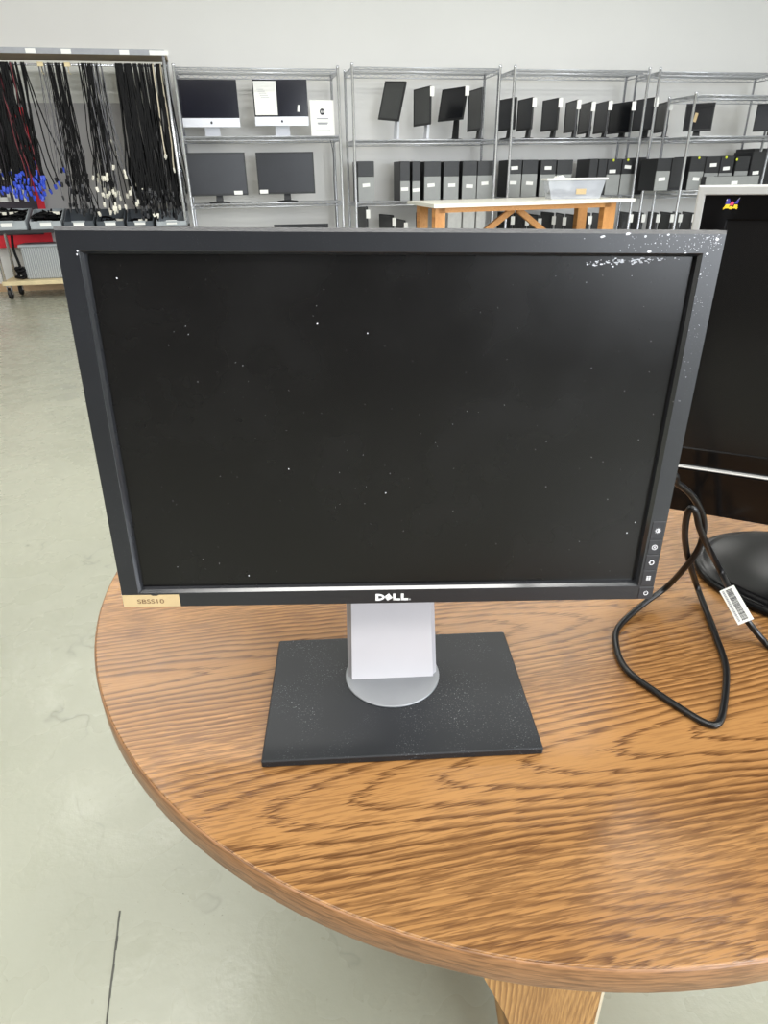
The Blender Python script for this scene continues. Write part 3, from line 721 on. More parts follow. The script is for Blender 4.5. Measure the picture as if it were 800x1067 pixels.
# sign in holder
uA, zA = rk(322.5, 103.5, .1); uB, zB = rk(347.5, 103.5, .1); _, zC = rk(335, 138.5, .1)
sg = rthing('sign_card', 'white notice card with dark round emblem standing on the first wire rack', 'sign', (uA+uB)/2, .1, RS[1][1]+.006)
w2 = (uB-uA)/2; h2 = zA-RS[1][1]-.01
mb = MB(); mb.box(-w2, w2, -.003, .003, 0, h2, Matrix.Rotation(-.08, 4, 'X')); cd = mb.build('card', 'paper', sg)
mb = MB(); mx = Matrix.Rotation(-.08, 4, 'X')
for (x0, x1, z) in ((-.5, .5, .49), (-.45, .45, .37), (-.4, .4, .34), (-.62, .62, .15)): mb.box(w2*x0, w2*x1, -.0045, -.003, h2*z-.005, h2*z+.005, mx)
mb.build('printed_lines', 'paper_grey', cd)
mb = MB(); n = 20; 
for k in range(n):
    t0 = 2*PI*k/n; t1 = 2*PI*(k+1)/n
    mb.prism([(r_*math.cos(t)*.85, h2*.68+r_*math.sin(t)) for r_, t in ((.016, t0), (.034, t0), (.034, t1), (.016, t1))], -.0045, -.003, mx)
mb.box(-.004, .004, -.0045, -.003, h2*.68-.016, h2*.68+.016, mx)
mb.build('round_emblem', 'paper_dark', cd)
mb = MB(); mb.box(-w2*.8, w2*.8, .0, .06, 0, .006); mb.build('holder_foot', 'clear', sg)
# two black monitors
bgmon('black monitor with white sticker at its lower right on first wire rack', 195, 257, 159, 204, .2, RS[1][2], .3, 1, 'bgscreen', None, (.76,))
bgmon('black monitor with white sticker at its lower left on first wire rack', 268, 327.5, 158.5, 202, .2, RS[1][2], .3, 1, 'bgscreen', None, (.02,))
bgmon('black monitor just showing its top edge on the lowest shelf of first wire rack', 287, 343, 233.5, 275, .2, RS[1][3], .3, 1, 'bgscreen_dark')
# rack 2, second shelf
z = RS[2][1]; G2 = 'turned monitors on the second rack'
bgmon('leftmost turned grey-screened monitor on second wire rack, leaning', 397, 418, 84, 126, .25, z, .46, -1, 'bgscreen_grey', None, None, group=G2, stand_m='alu', tiltz=12, roll=6)
bgmon('second turned monitor on second wire rack, white tag at its top corner', 430.5, 447.5, 91.5, 131, .25, z, .42, -1, 'bgscreen_grey', .98, None, group=G2, stand_m='alu')
bgmon('widest turned black monitor on second wire rack, third of four', 458, 484, 91, 126, .25, z, .44, -1, 'bgscreen_dark', .98, None, group=G2, tiltz=12)
bgmon('slim turned monitor beside the right post of second wire rack', 487, 501, 93, 136.5, .25, z, .44, -1, 'bgscreen_grey', None, None, group=G2)
# rack 3, second shelf
z = RS[3][1]; G3 = 'turned monitors on the third rack'; nth = ['first', 'second', 'third', 'fourth', 'fifth', 'sixth', 'seventh', 'eighth']
row3 = [(517, 536, 103, 136, 0), (538.5, 553.5, 103, 136, .98), (564, 580.5, 103.5, 136.5, .98), (588, 599.5, 105.5, 138, .98), (602.5, 614.5, 107.5, 139.5, .98), (619, 632, 106.5, 139, .98), (634, 656.5, 107, 139, .98), (659.5, 679.5, 103, 136, .98)]
for i, (a, b, c_, d_, t_) in enumerate(row3):
    bgmon('%s turned black monitor from the left, second shelf of third wire rack' % nth[i], a, b, c_, d_, .22, z, .40 if b-a < 18 else .42, -1, 'bgscreen_dark' if i in (4, 6, 3) else 'bgscreen', t_ or None, None, group=G3)
# rack 4 / 5 second shelf
bgmon('black turned monitor between the posts at left end of the far right rack', 682.5, 694.5, 107, 138, .2, RS[4][1], .42, -1, 'bgscreen_dark', .98, None)
bgmon('black monitor with small tan sticker seen through the shorter wire rack', 713, 743, 107.5, 136.5, -.3, S5[0], .3, 1, 'bgscreen_dark', None, None)
bgmon('grey-screened monitor cut off by the right edge on shorter wire rack', 786.5, 826, 107.5, 136.5, -.3, S5[0], .3, 1, 'bgscreen', None, None)
uS, zS = rk(724.5, 122.5, -.31)
st_ = rthing('tan_sticker', 'tan sticker on the monitor screen behind the shorter rack post', 'sticker', uS, -.312, zS)
mb = MB(); mb.box(-.022, .022, -.0008, .0008, -.05, .05, Matrix.Rotation(.2, 4, 'Y')); mb.build('mark_face', 'tan', st_)
# bottom shelves: black monitors with white tags
z = RS[2][3]; GB = 'monitors on the low shelves'
for (a, b, c_, tl, lab) in ((371.5, 381.5, 214.5, .93, 'black turned monitor by left post on low shelf of second wire rack'), (395, 408.5, 223.5, .93, 'dark monitor left of workbench leg on low shelf, slightly tilted'), (412, 420.5, 228.5, .93, 'low dark monitor nearest the workbench leg on low shelf'), (433, 440, 222, None, 'dark monitor glimpsed between the left workbench legs')):
    bgmon(lab, a, b, c_, 262, .2, z, .42, -1, 'bgscreen_dark', tl, None, group=GB)
tg = [(517, 531), (533, 546), (548.5, 559), (561.5, 573.5), (577, 584.5), (587, 597.5), (600.5, 611), (614.5, 625)]
for i, (a, b) in enumerate(tg):
    bgmon('%s black tagged monitor from the left on low shelf behind the workbench braces' % nth[i], a, b, 221+(i % 3)*1.2, 262, .2, RS[3][3], .40, -1, 'bgscreen_dark', .9, None, group=GB)
tg = [(643, 653, 'leftmost'), (655.5, 666, 'second')]
for a, b, q in tg:
    bgmon('%s black tagged monitor right of the workbench on low shelf' % q, a, b, 221, 262, .2, RS[3][3], .40, -1, 'bgscreen_dark', .95, None, group=GB)
tg = [(672, 681, 'first'), (684, 695.5, 'second'), (697, 704, 'third'), (707, 718, 'fourth')]
for a, b, q in tg:
    bgmon('%s black tagged monitor from left on low shelf of far right rack' % q, a, b, 221, 262, .1, RS[4][3], .40, -1, 'bgscreen_dark', .95, None, group=GB)

# computer towers
def tower(label, xl, xr, yt, ysplit, yb, w, zs, depth=.38, stickers=(), dots=(), group='computer towers on the shelves', lower='tower_grey', upper='tower_black', name='computer_tower'):
    uL, _ = rk(xl, (yt+yb)/2, w); uR, _ = rk(xr, (yt+yb)/2, w); zT = rk((xl+xr)/2, yt, w)[1]
    W = uR-uL; H = zT-zs-.006; o = rthing(name, label, 'computer', (uL+uR)/2, w, zs+.006, 0, group)
    zsp = rk((xl+xr)/2, ysplit, w)[1]-zs-.006 if ysplit else 0
    mb = MB(); mb.box(-W/2, W/2, .012, depth, 0, H, None, .003); mb.build('case', 'tower_side', o)
    if ysplit < yb-1:
        mb = MB(); mb.box(-W/2+.001, W/2-.001, 0, .012, .0, zsp-.002, None, .003); mb.build('lower_front', lower, o)
    mb = MB(); mb.box(-W/2+.001, W/2-.001, .001, .012, max(zsp, 0), H, None, .003); up = mb.build('upper_front', upper, o)
    mb = MB()
    for k in range(3): mb.box(-W*.36, W*.36, -.0005, .002, zsp+(H-zsp)*(.3+.22*k), zsp+(H-zsp)*(.3+.22*k)+.004)
    mb.build('drive_bay', 'tower_side', up)
    for (sx, sy) in stickers:
        a, b = rk(sx, sy, w); mb = MB(); x = a-(uL+uR)/2; z_ = b-zs-.006
        mb.box(x-.047, x+.047, -.0015, .0015, z_-.02, z_+.02, Matrix.Translation((x, 0, z_)) @ Matrix.Rotation(random.uniform(-.08, .08), 4, 'Y') @ Matrix.Translation((-x, 0, -z_))); mb.build('sticker', 'paper', o)
    for (sx, sy) in dots:
        a, b = rk(sx, sy, w); mb = MB(); mb.lathe([(.001, 0), (.016, 0), (.016, .002), (.001, .002)], 12, Matrix.Translation((a-(uL+uR)/2, .0005, b-zs-.006)) @ Matrix.Rotation(PI/2, 4, 'X')); mb.build('dot_sticker', 'ydot', o)
    return o
z = RS[2][2]; w = .1
tower('lone wide computer tower by left post of second wire rack', 373, 390, 168, 184, 207, w, z, stickers=[(381.5, 193)])
tower('slim computer tower with exposed dark side, first of the close-set row', 417, 427, 168, 188.5, 207, w, z, stickers=[(421.5, 197)])
tower('slim computer tower second of the close-set row on second wire rack', 429.5, 438, 168, 188.5, 207, w, z, stickers=[(433.5, 198)])
tower('wide computer tower third of the close-set row above the workbench', 442, 459, 168, 183.5, 207, w, z, stickers=[(449, 193)])
tower('wide computer tower fourth of the close-set row above the workbench', 462, 478, 168, 183.5, 207, w, z, stickers=[(470.5, 193)])
tower('wide computer tower fifth of the close-set row, crooked sticker', 481.5, 496.5, 167.5, 182.5, 207, w, z, stickers=[(489, 194)])
tower('wide computer tower nearest right post of second wire rack', 497.2, 513, 167.5, 182.5, 207, w, z, stickers=[(505, 191)])
z = RS[3][2]
tower('computer tower with two stickers, leftmost on third wire rack', 529.5, 543, 166.5, 181, 203, w, z, stickers=[(536, 175), (534.5, 190.5)])
tower('computer tower with one low sticker, second on third wire rack', 543.8, 559.5, 166.5, 181, 203, w, z, stickers=[(551.5, 191)])
tower('computer tower with sticker on its black half, left of clear tub', 562.5, 578.5, 166.5, 181.5, 203, w, z, stickers=[(571, 175)])
tower('computer tower directly behind the clear tub lid', 579.3, 595.5, 166.5, 181.5, 203, w, z)
tower('plain black box just right of the wall gap above clear tub', 613, 621.5, 165.5, 203, 203, w, z)
tower('second plain black box, touching the yellow-dotted tower', 622.3, 631, 165.5, 203, 203, w, z)
tower('yellow-dotted computer tower with low sticker on third wire rack', 631.5, 646, 165.5, 181.5, 203, w, z, stickers=[(638, 178.5)], dots=[(639.3, 167)])
tower('yellow-dotted computer tower beside right post of third wire rack', 646.8, 661.5, 165.5, 181, 203, w, z, stickers=[(654, 174)], dots=[(654.3, 166.6)])
z = RS[4][2]
tower('plain black computer tower between the rack posts on far right rack', 664.5, 671, 164, 200, 201, w, z)
tower('black plain box beside sticker tower on the shorter wire rack', 699, 711, 164.5, 196, 196, -.45, S5[1])
tower('single grey-bottomed tower between the shorter rack posts', 683.5, 698, 165, 178, 196, -.45, S5[1], stickers=[(689.3, 186.7)])
w = -.45; z = S5[1]
tower('yellow-dotted tower right of the shorter rack front post', 718, 733, 163, 178.5, 195, w, z, stickers=[(725, 186.5)], dots=[(728.5, 164.5)])
tower('black-faced tower with high sticker on shorter wire rack', 734, 748.5, 163, 180, 195, w, z, stickers=[(743, 172)])
tower('black-faced tower with sticker and yellow dot on shorter wire rack', 749.3, 763, 162.5, 180, 195, w, z, stickers=[(756.5, 175.5)], dots=[(756.7, 164)])
tower('tilted-dot black tower above the silver rimmed monitor', 765.5, 779, 163, 178, 195, w, z, dots=[(767.8, 166.3)])
tower('tall black tower at the right edge above the silver rimmed monitor', 781.5, 795, 158, 195, 195, w, z, stickers=[(787, 180)])
tower('big dark box behind the towers at the right edge', 782, 815, 154.5, 195, 196, .1, RS[4][2])
tower('flat grey desktop case lying in front of towers on shorter rack', 735, 790, 183.5, 183.5, 196, -.57, S5[1], .1, stickers=[(765, 190.5)], upper='tower_grey', name='desktop_computer')
# pale cartons on the low shelf behind the bench
for a, b, lab in ((467, 481, 'left pale carton under the workbench on low shelf'), (482.5, 495, 'middle pale carton under the workbench on low shelf'), (496.5, 506, 'right pale carton under the workbench on low shelf')):
    uL, zT = rk(a, 220, .1); uR, _ = rk(b, 220, .1)
    o = rthing('carton', lab, 'box', (uL+uR)/2, .1, RS[2][3]+.006)
    W = uR-uL; H = zT-RS[2][3]-.006
    mb = MB(); mb.box(-W/2, W/2, 0, .35, 0, H, None, .004); mb.build('carton_body', 'wrap', o)
    mb = MB(); mb.box(-W/2, -.002, -.002, .35, H-.004, H+.003); mb.box(.002, W/2, -.002, .35, H-.004, H+.003); mb.build('flap', 'wrap', o)
# cord hanging behind the first rack
pts = [rk(343.5, 143, .5), rk(347, 160, .5), rk(347.5, 185, .5), rk(349, 210, .5), rk(350.5, 238, .5), rk(353, 270, .5)]
o = rthing('hanging_power_cable', 'thin dark cord hanging behind the first wire rack near its right post', 'cable', pts[0][0], .5, 0)
mb = MB(); mb.tube(smooth_path([(u-pts[0][0], 0, z) for u, z in pts], 4), .006, 6); mb.build('cord', 'cable_grey', o)

# ------------------------------------------------------------------ workbench with the clear tub
BZ = 1.0
FL, FR = onz(452, 213, BZ), onz(662, 206.6, BZ)
dv = (FR-FL); BL_ = float(np.hypot(dv[0], dv[1])); byaw = math.atan2(dv[1], dv[0])
wb = thing('workbench', 'wooden workbench with white top standing in front of wire racks', 'table', (float(FL[0]), float(FL[1]), 0), byaw)
BDp = 1.3
_nb = np.array([-math.sin(byaw), math.cos(byaw), 0]); _p = onpl(424.4, 207, FL+_nb*BDp, _nb)-FL; skew = float(_p[0]*math.cos(byaw)+_p[1]*math.sin(byaw))
mb = MB()
mb.loft([[(0, 0, z_), (BL_, 0, z_), (BL_+skew*.25, BDp, z_), (skew, BDp, z_)] for z_ in (BZ-.035, BZ)]); mb.build('bench_top', 'white_top', wb)
mb = MB(); mb.box(.1, BL_-.25, .09, .12, BZ-.085, BZ-.035); ap = mb.build('apron', 'bench_rail', wb)
mb = MB(); mb.box(skew+.15, BL_+skew*.25-.25, BDp-.14, BDp-.11, BZ-.085, BZ-.035); mb.build('apron', 'bench_rail', wb)
IW = (Matrix.Translation(wb.location) @ Matrix.Rotation(byaw, 4, 'Z')).inverted()
def bl(px, py, yl):
    # pixel to bench-local point on the plane y = yl
    nb = np.array([-math.sin(byaw), math.cos(byaw), 0]); p = onpl(px, py, FL+nb*yl, nb); return IW @ Vector(p)
for (a0, a1, yl) in ((453.5, 464, .09), (629, 641, .09), (437, 446, BDp-.2), (602, 611.5, BDp-.2)):
    p0, p1 = bl(a0, 222, yl), bl(a1, 222, yl)
    mb = MB(); mb.loft([[(p0.x+.005, yl, 0), (p1.x-.005, yl, 0), (p1.x-.005, yl+.07, 0), (p0.x+.005, yl+.07, 0)], [(p0.x, yl, BZ-.035), (p1.x, yl, BZ-.035), (p1.x, yl+.09, BZ-.035), (p0.x, yl+.09, BZ-.035)]]); mb.build('leg', 'bench_wood', wb)
for (q0, q1) in (((531.5, 221), (510, 238)), ((543.5, 221), (563.5, 238))):
    yl = .45; p0, p1 = bl(*q0, yl), bl(*q1, yl); d_ = (p1-p0).normalized(); p1 = p0+d_*.8; p0 = p0-d_*.05
    s_ = Vector((d_.z, 0, -d_.x))*.032
    mb = MB(); mb.loft([[tuple(p0+s_), tuple(p0-s_), tuple(p1-s_), tuple(p1+s_)], [tuple(p0+s_+Vector((0, .04, 0))), tuple(p0-s_+Vector((0, .04, 0))), tuple(p1-s_+Vector((0, .04, 0))), tuple(p1+s_+Vector((0, .04, 0)))]]); mb.build('brace', 'bench_wood', wb)
mb = MB(); mb.box(.3, BL_-.5, .43, .51, BZ-.085, BZ-.035); mb.build('center_rail', 'bench_rail', wb)
yl = .32
a, b = bl(573, 204, yl), bl(626, 204, yl); zt_ = bl(600, 185.5, yl).z
tub = thing('storage_tub', 'clear plastic tub with white lid on the workbench', 'tub', tuple((Matrix.Translation(wb.location) @ Matrix.Rotation(byaw, 4, 'Z')) @ Vector(((a.x+b.x)/2, yl, BZ+.001))), -.04)
W = b.x-a.x; H = max(.12, zt_-BZ)
mb = MB(); i_ = .012
r0 = lambda s_, z_: [(-W/2*s_, W*.02, z_), (W/2*s_, W*.02, z_), (W/2*s_, .34, z_), (-W/2*s_, .34, z_)]
mb.loft([r0(.8, 0), r0(.94, H-.02)]); mb.build('tub_body', 'clear', tub)
mb = MB(); mb.box(-W/2, W/2, -.01, .37, H-.022, H, None, .006); mb.build('lid', 'paper', tub)
mb = MB(); mb.box(.0, .11, -.004+W*.015, W*.02-.002, H*.22, H*.48); mb.build('sticker', 'tan', tub)
ct = thing('cable_heap', 'grey jumble of parts inside the clear tub', 'parts', tuple(tub.location), -.04)
mb = MB(); rr = random.Random(9)
for k in range(16):
    x = rr.uniform(-W*.3, W*.3); y = rr.uniform(.06, .28); zz = rr.uniform(.02, H*.4); mb.tube(smooth_path([(x+rr.uniform(-.08, .08), y+rr.uniform(-.03, .03), zz+rr.uniform(-.01, .02)) for _ in range(4)], 4), .012, 6)
mb.build('jumble', 'cable_grey', ct); ct['kind'] = 'stuff'
# small white things left on the lid
u_ = Matrix.Translation(wb.location) @ Matrix.Rotation(byaw, 4, 'Z')
lp = thing('paper_scrap', 'small crumpled white scrap lying on the tub lid', 'paper', tuple(u_ @ Vector(((a.x+b.x)/2-W*.25, yl+.1, BZ+H+.002))), byaw)
mb = MB(); mb.loft([[(-.06, -.03, 0), (.06, -.03, 0), (.06, .03, 0), (-.06, .03, 0)], [(-.05, -.02, .015), (.02, -.025, .03), (.055, .02, .012), (-.04, .03, .022)]]); mb.build('scrap', 'paper', lp)

# ------------------------------------------------------------------ cable rack at left
uR_ = -.52
uLc, _ = rk(10, 290, 0)
cuL, cuR = -2.75, -.53; CDp = .5
ztop = rk(100, 50.5, 0)[1]; zrod = rk(60, 67.5, .12)[1]; zsh = rk(20, 240, 0)[1]
cr = rthing('cable_rack', 'rolling rack hung with black cables at the left wall', 'rack', cuL, 0, 0)
CWd = cuR-cuL
mb = MB(); mb.box(0, CWd, .006, CDp, ztop-.05, ztop-.004); mb.build('top_board', 'shelf_wood', cr)
mb = MB(); mb.box(0, CWd, -.004, .006, ztop-.052, ztop); te = mb.build('shelf_edge', 'grey_trim', cr)
for px in (31.5, 68.5, 129, 165):
    u, z_ = rk(px, 51.5, 0); wd = .05 if px < 150 else .1
    mb = MB(); mb.box(u-cuL-wd, u-cuL+wd, -.007, -.004, ztop-.05, ztop-.008); o = mb.build('shelf_label', 'paper', cr)
for x in (.02, CWd-.02):
    for y in (.02, CDp-.02):
        mb = MB(); mb.tube([(x, y, .21), (x, y, ztop-.004)], .018, 10); mb.build('post', 'post', cr)
mb = MB(); mb.tube([(0, .12, zrod), (CWd, .12, zrod)], .011, 8); mb.build('hanging_rod', 'post', cr)
mb = MB(); mb.box(0, CWd, .0, CDp, zsh-.035, zsh); mb.build('bin_shelf', 'tower_side', cr)
mb = MB(); mb.box(.0, CWd+.02, -.03, CDp, .165, .21); mb.build('base_board', 'ply', cr)
cm = None
for (x, y) in ((.04, .06), (.07, .40), (CWd-.06, .06), (CWd-.06, .40)):
    mb = MB(); mb.box(x-.03, x+.03, y-.035, y+.035, .15, .165); mb.box(x-.026, x-.02, y-.02, y+.03, .06, .15); mb.box(x+.02, x+.026, y-.02, y+.03, .06, .15); cst = mb.build('caster', 'post', cr)
    mb = MB(); mb.lathe([(.03, -.018), (.06, -.018), (.065, -.01), (.065, .01), (.06, .018), (.03, .018)], 20, Matrix.Translation((x, y, .066)) @ Matrix.Rotation(PI/2, 4, 'Y')); mb.build('wheel', 'caster', cst)
# backing boards on the wall behind
zmid = rk(60, 107, .7)[1]
bk = rthing('back_board', 'pale grey board on the wall behind the hanging cables', 'board', -2.9, .745, 0)
mb = MB(); mb.box(0, 2.35, -.02, .02, .75, zmid); mb.build('grey_panel', 'board', bk)
mb = MB(); mb.box(0, 2.35, -.022, .02, zmid, rk(60, 40, .7)[1]*0+2.62); mb.build('white_panel', 'white_board', bk)
# banner
wz = .69
bnr = rthing('banner', 'charcoal banner with red border and white letters behind the hanging cables', 'banner', 0, wz, 0)
uq = rk(47, 250, wz)[0]; uq0 = rk(28, 115, wz)[0]; zb0 = rk(30, 257.5, wz)[1]; zb1 = rk(30, 244.5, wz)[1]; zt0 = rk(20, 112, wz)[1]
uqr = rk(46.5, 212, wz)[0]
mb = MB(); mb.box(-4.0, uqr, -.004, .004, zb0, zt0); mb.build('red_cloth', 'banner_red', bnr)
mb = MB(); mb.box(-3.9, uqr-.085, -.009, -.0045, zb1, zt0-.1); mb.build('charcoal_field', 'banner_black', bnr)
ul, zl0 = rk(0, 210.5, wz); _, zl1 = rk(10, 176, wz); uh0, _ = rk(14.5, 205, wz); uh1, _ = rk(29.5, 205, wz)
lh = zl1-zl0; sw = .052
mb = MB(); mb.box(uh0, uh0+sw, -.012, -.0095, zl0, zl0+lh); mb.box(uh1-sw, uh1, -.012, -.0095, zl0, zl0+lh); mb.box(uh0, uh1, -.012, -.0095, zl0+lh*.42, zl0+lh*.62)
uc1 = rk(11.5, 207, wz)[0]; uc0 = uc1-(uh1-uh0)
mb.box(uc0, uc0+sw, -.012, -.0095, zl0, zl0+lh); mb.box(uc0, uc1, -.012, -.0095, zl0, zl0+sw); mb.box(uc0, uc1, -.012, -.0095, zl0+lh-sw, zl0+lh); mb.box(uc1-sw*.7, uc1, -.012, -.0095, zl0, zl0+lh*.33); mb.box(uc1-sw*.7, uc1, -.012, -.0095, zl0+lh*.67, zl0+lh)
mb.build('lettering', 'paper', bnr)
# bins
bins = [(-14, 27, 'bin', 'leftmost grey bin heaped with black cables under the hanging cables'), (31, 64, 'bin', 'grey bin of black cables in front of the red banner border'), (66.5, 98, 'bindark', 'smoky bin right above corner of the large monitor'), (100.5, 129.5, 'bindark', 'smoky bin below the white-ended cables'), (132, 160, 'bindark', 'smoky bin below the densest black cables'), (163, 195, 'bin', 'rightmost grey bin beside the rack post')]
for i, (a, b, m, lab) in enumerate(bins):
    uL = rk(a, 234, .0)[0]; uR = rk(b, 234, .0)[0]; zt_ = rk((a+b)/2, 230.5, 0)[1]; zbk = rk((a+b)/2, 218, .3)[1]
    W = uR-uL; o = rthing('storage_bin', lab, 'bin', (uL+uR)/2, .0, zsh+.001, 0, 'parts bins')
    h0 = zt_-zsh; h1 = max(zbk-zsh, h0+.08); t_ = .008
    mb = MB(); mb.box(-W/2, W/2, .0, .42, 0, t_); mb.box(-W/2, W/2, 0, t_, 0, h0)
    mb.box(-W/2, W/2, .42-t_, .42, 0, h1)
    for x in (-W/2, W/2-t_):
        mb.add([(x+q, y, z_) for q in (0, t_) for (y, z_) in ((0, 0), (.42, 0), (.42, h1), (.3, h1), (.08, h0+.02), (0, h0))], [(0, 1, 2, 3, 4, 5), (11, 10, 9, 8, 7, 6)]+[(k, (k+1) % 6, (k+1) % 6+6, k+6) for k in range(6)])
    mb.build('bin_body', m, o)
    mb = MB(); mb.box(-W*.22, W*.22, -.012, 0, h0-.012, h0+.004); mb.build('front_lip', 'bin', o)
    mb = MB(); mb.box(-.06, .06, -.004, -.0005, h0*.35, h0*.35+.045); mb.build('bin_label', 'paper', o)
    if i in (0, 1, 3, 4):
        hp = thing('cable_tangle', 'black cable tangle filling %s' % ('the leftmost grey bin' if i == 0 else 'the bin by the red banner border' if i == 1 else 'the bin below white-ended cables' if i == 3 else 'the bin below the densest cables'), 'cables', tuple(RP((uL+uR)/2, .0, zsh+.01)), RA)
        mb = MB(); rr = random.Random(20+i); top = h1*.98 if i < 2 else h0*.9
        for k in range(34 if i < 2 else 14):
            x, y = rr.uniform(-W*.36, W*.36), rr.uniform(.1, .36); zz = rr.uniform(.02, top*(.55+.4*y/.36))
            mb.tube(smooth_path([(max(-W*.45, min(W*.45, x+rr.gauss(0, .07))), max(.04, min(.38, y+rr.gauss(0, .06))), max(.02, zz+rr.gauss(0, .02))) for _ in range(5)], 3), .011, 5)
        mb.build('tangle', 'cable_black', hp); hp['kind'] = 'stuff'
        mb = MB()
        for k in range(5): x, y = rr.uniform(-W*.3, W*.3), rr.uniform(.08, .3); mb.box(x, x+.04, y, y+.03, top*.7, top*.7+.03)
        mb.build('plug_end', 'conn_white', hp)
# ribbed crate on the base board
uL = rk(26, 280, .12)[0]; zt_ = rk(40, 254.5, .12)[1]
rc = rthing('ribbed_crate', 'grey ribbed crate on the rolling base at left', 'crate', uL, .12, .211)
mb = MB(); mb.box(0, .95, 0, .32, 0, zt_-.211-.02, None, .01); mb.build('crate_body', 'ribbed', rc)
mb = MB(); mb.box(-.02, .97, -.015, .335, zt_-.211-.03, zt_-.211, None, .006); mb.build('rim', 'bin', rc)
# black hand-cart-like coil beside the crate
uK = rk(21, 290, .1)[0]
kk = rthing('cable_coil', 'black cable coil hanging down to the base beside the ribbed crate', 'cable', uK, .1, .211)
mb = MB(); zz = zsh-.06-.211
mb.tube(smooth_path([(.02, .02, zz), (.0, .02, zz*.7), (.02, .02, zz*.4), (.03, .03, .12), (.06, .05, .03), (.0, .06, .02), (-.05, .03, .03), (0, .01, .04)], 6), .016, 7)
for k in range(5): mb.tube([(.02+.05*math.cos(2*PI*j/14+k), .03+.03*math.sin(2*PI*j/14), .03+.025*k+.01*math.sin(j)) for j in range(15)], .014, 6)
mb.build('coil', 'cable_black', kk)

# hanging cables
rc_ = random.Random(11)
conn = {}
for nm, m in (('b', 'conn_blue'), ('w', 'conn_white'), ('k', 'conn_black')):
    mb = MB(); mb.box(-.016, .016, -.010, .010, -.03, .012, None, .003); mb.box(-.013, .013, -.006, .006, -.042, -.03); t_ = mb.build('connector', m); conn[nm] = t_.data; bpy.data.objects.remove(t_)
def hang(label, group, u, zend, r, m, kind, spread, name='hanging_cable'):
    o = rthing(name, label, 'cable', u, .12, zrod, 0, group)
    L1 = zrod-zend; L2 = L1-abs(rc_.gauss(0, .14)); mb = MB(); pts = []
    dx1, dx2 = rc_.gauss(0, spread), rc_.gauss(0, spread)
    L2 = max(L2, L1*.45); ends = []
    n = 13; a_ = []; b_ = []
    ph = rc_.uniform(0, 6); wb_ = rc_.uniform(.006, .03); fr_ = rc_.uniform(4, 9)
    for k in range(n):
        t = k/(n-1); wob = wb_*math.sin(fr_*t+ph)*(1.4-t)+wb_*.5*math.sin(2.3*fr_*t+ph*2)
        a_.append((dx1*t**1.2+wob*t, -.016-.02*t+rc_.gauss(0, .003), -L1*t)); b_.append((dx2*t**1.2-wob*t, .016+.03*t, -L2*t))
    path_ = list(reversed(a_[1:]))+[(0, -.012, .006), (0, 0, .0145), (0, .012, .006)]+b_[1:]
    mb.tube(path_, r, 5, None, True); mb.build('cord', m, o)
    for e in (a_[-1], b_[-1]):
        c_ = link('connector', conn[kind], o); c_.location = e; c_.rotation_euler = (rc_.uniform(-.3, .3), rc_.uniform(-.3, .3), rc_.uniform(0, PI))
def upx(px): return rk(px, 67.5, .12)[0]
for k in range(52):
    px = rc_.uniform(-20, 14) if k < 46 else rc_.uniform(13, 26)
    blk = k % 17 == 4
    hang('hanging red cable among the blue-ended bunch at far left' if blk else 'black cable with blue connectors hanging in the leftmost bunch', 'red cables in the leftmost bunch' if blk else 'blue-ended hanging cables', upx(px), rk(20, rc_.uniform(178, 206), .12)[1], .0075 if not blk else .008, 'cable_red' if blk else 'cable_black', 'b', .09)
for k in range(4):
    hang('thin stray cable hanging between the first two bunches', 'thin stray hanging cables', upx(40+k*3.1), rk(60, 205-7*k, .12)[1], .004, 'cable_grey', 'k', .05)
for k in range(19):
    hang('black cable hanging in the narrow second bunch', 'second bunch of hanging cables', upx(min(67, max(50, rc_.gauss(58, 4.5)))), rk(80, rc_.uniform(190, 224), .12)[1], .0052, 'cable_black', 'k', .07)
for k in range(24):
    gr = k % 4 == 1
    hang('grey cable with white plug hanging in the third bunch' if gr else 'black cable with white plug hanging in the third bunch', 'grey cables in the third bunch' if gr else 'white-ended hanging cables', upx(rc_.uniform(79, 106) if k > 12 else rc_.gauss(90, 4)), rk(115, rc_.uniform(172, 222), .12)[1], .0058, 'cable_grey' if gr else 'cable_black', 'w', .08)
for k in range(62):
    wh = k % 12 == 3
    hang('black cable with pale plug hanging in the densest right bunch' if wh else 'black cable hanging in the densest right bunch', 'pale-plugged cables in the right bunch' if wh else 'densest bunch of hanging cables', upx(rc_.uniform(119, 172.5)), rk(160, rc_.uniform(196, 226), .12)[1], .0085, 'cable_black', 'w' if wh else 'k', .06)
hang('longer beige cable at right side of the densest bunch', None, upx(167), rk(182, 176, .06)[1], .010, 'cable_beige', 'w', .01)
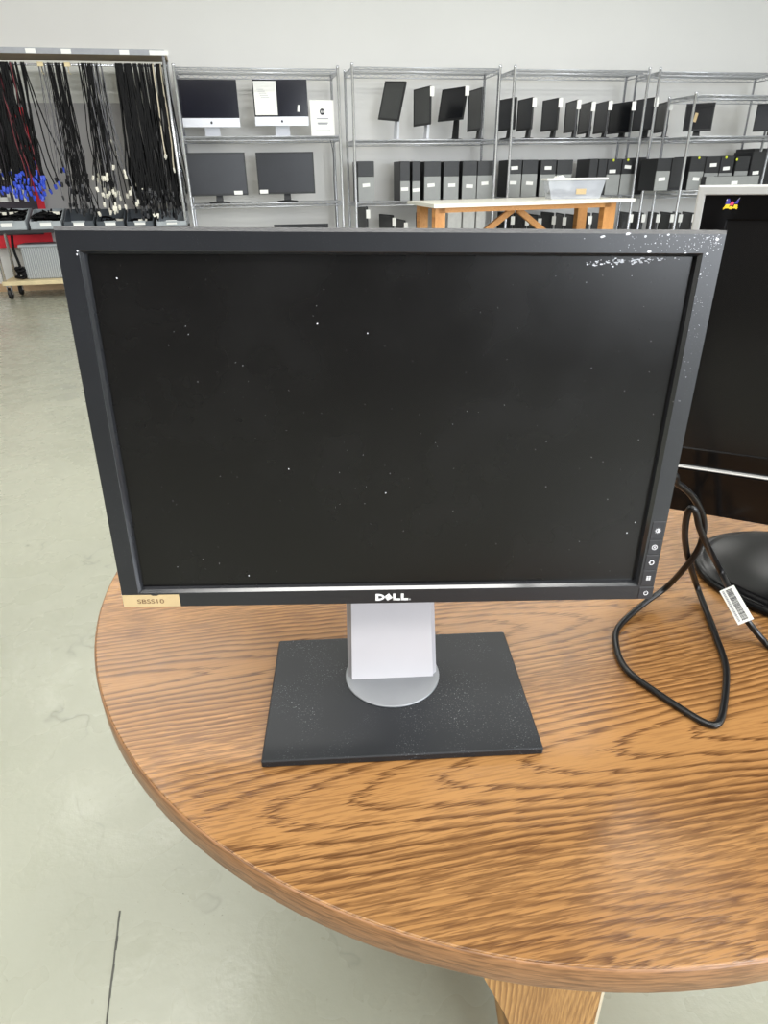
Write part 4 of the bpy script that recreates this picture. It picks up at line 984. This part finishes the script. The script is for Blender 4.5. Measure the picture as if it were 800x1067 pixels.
hang('shorter pale grey cable in middle of the densest bunch', None, upx(159), rk(168, 162, .06)[1], .009, 'cable_beige', 'w', .01)
for px in (42.5, 70.5):
    o = rthing('hook', 'small wire hook clipped on the rod %s the second bunch' % ('left of' if px < 50 else 'right of'), 'hook', upx(px), .12, zrod)
    mb = MB(); mb.tube([(0, .0+.017*math.cos(a), .017*math.sin(a)) for a in [i*PI/6-PI/2 for i in range(10)]], .004, 6); mb.tube([(0, 0, -.017), (0, -.01, -.07), (.02, -.02, -.09)], .004, 6); mb.box(-.03, .03, -.03, -.022, -.02, .02); mb.build('hook_wire', 'ply', o)

# ------------------------------------------------------------------ light
def area(name, loc, rot, sx, sy, power, col=(1, 1, 1)):
    l = bpy.data.lights.new(name, 'AREA'); l.shape = 'RECTANGLE'; l.size = sx; l.size_y = sy; l.energy = power; l.color = col
    o = bpy.data.objects.new(name, l); COL.objects.link(o); o.location = loc; o.rotation_euler = rot; return o
for w, us in ((-10.8, (-4.2, -2.1, 0, 2.1, 4.2)), (-8.95, (-4.2, -2.1, 0, 2.1, 4.2)), (-6.3, (-4.0, -.6, 2.8, 6.2)), (-4.3, (-4.6, -1.2, 2.2, 5.6)), (-2.3, (-5.5, -2.2, 1.2, 4.6))):
    for u in us: area('ceiling_lamp', tuple(RP(u, w, ZC-.05)), (0, 0, RA), 2.0, .3, 41 if w > -3 else 48, (1, .985, .95))
area('window_daylight', tuple(RP((WU0+WU1)/2, WF+.03, (WZ0+WZ1)/2)), (PI/2, 0, RA), WU1-WU0-.1, WZ1-WZ0-.1, 950, (.89, .94, 1))
wd = bpy.data.worlds.new('world'); SC.world = wd; wd.use_nodes = True
wd.node_tree.nodes['Background'].inputs[0].default_value = (.85, .92, 1, 1); wd.node_tree.nodes['Background'].inputs[1].default_value = .6

SC.view_settings.view_transform = 'Standard'; SC.view_settings.look = 'None'; SC.view_settings.gamma = 1; SC.view_settings.use_curve_mapping = False
SC.view_settings.exposure = -.2
SC.cycles.use_denoising = True
SC.cycles.max_bounces = 8
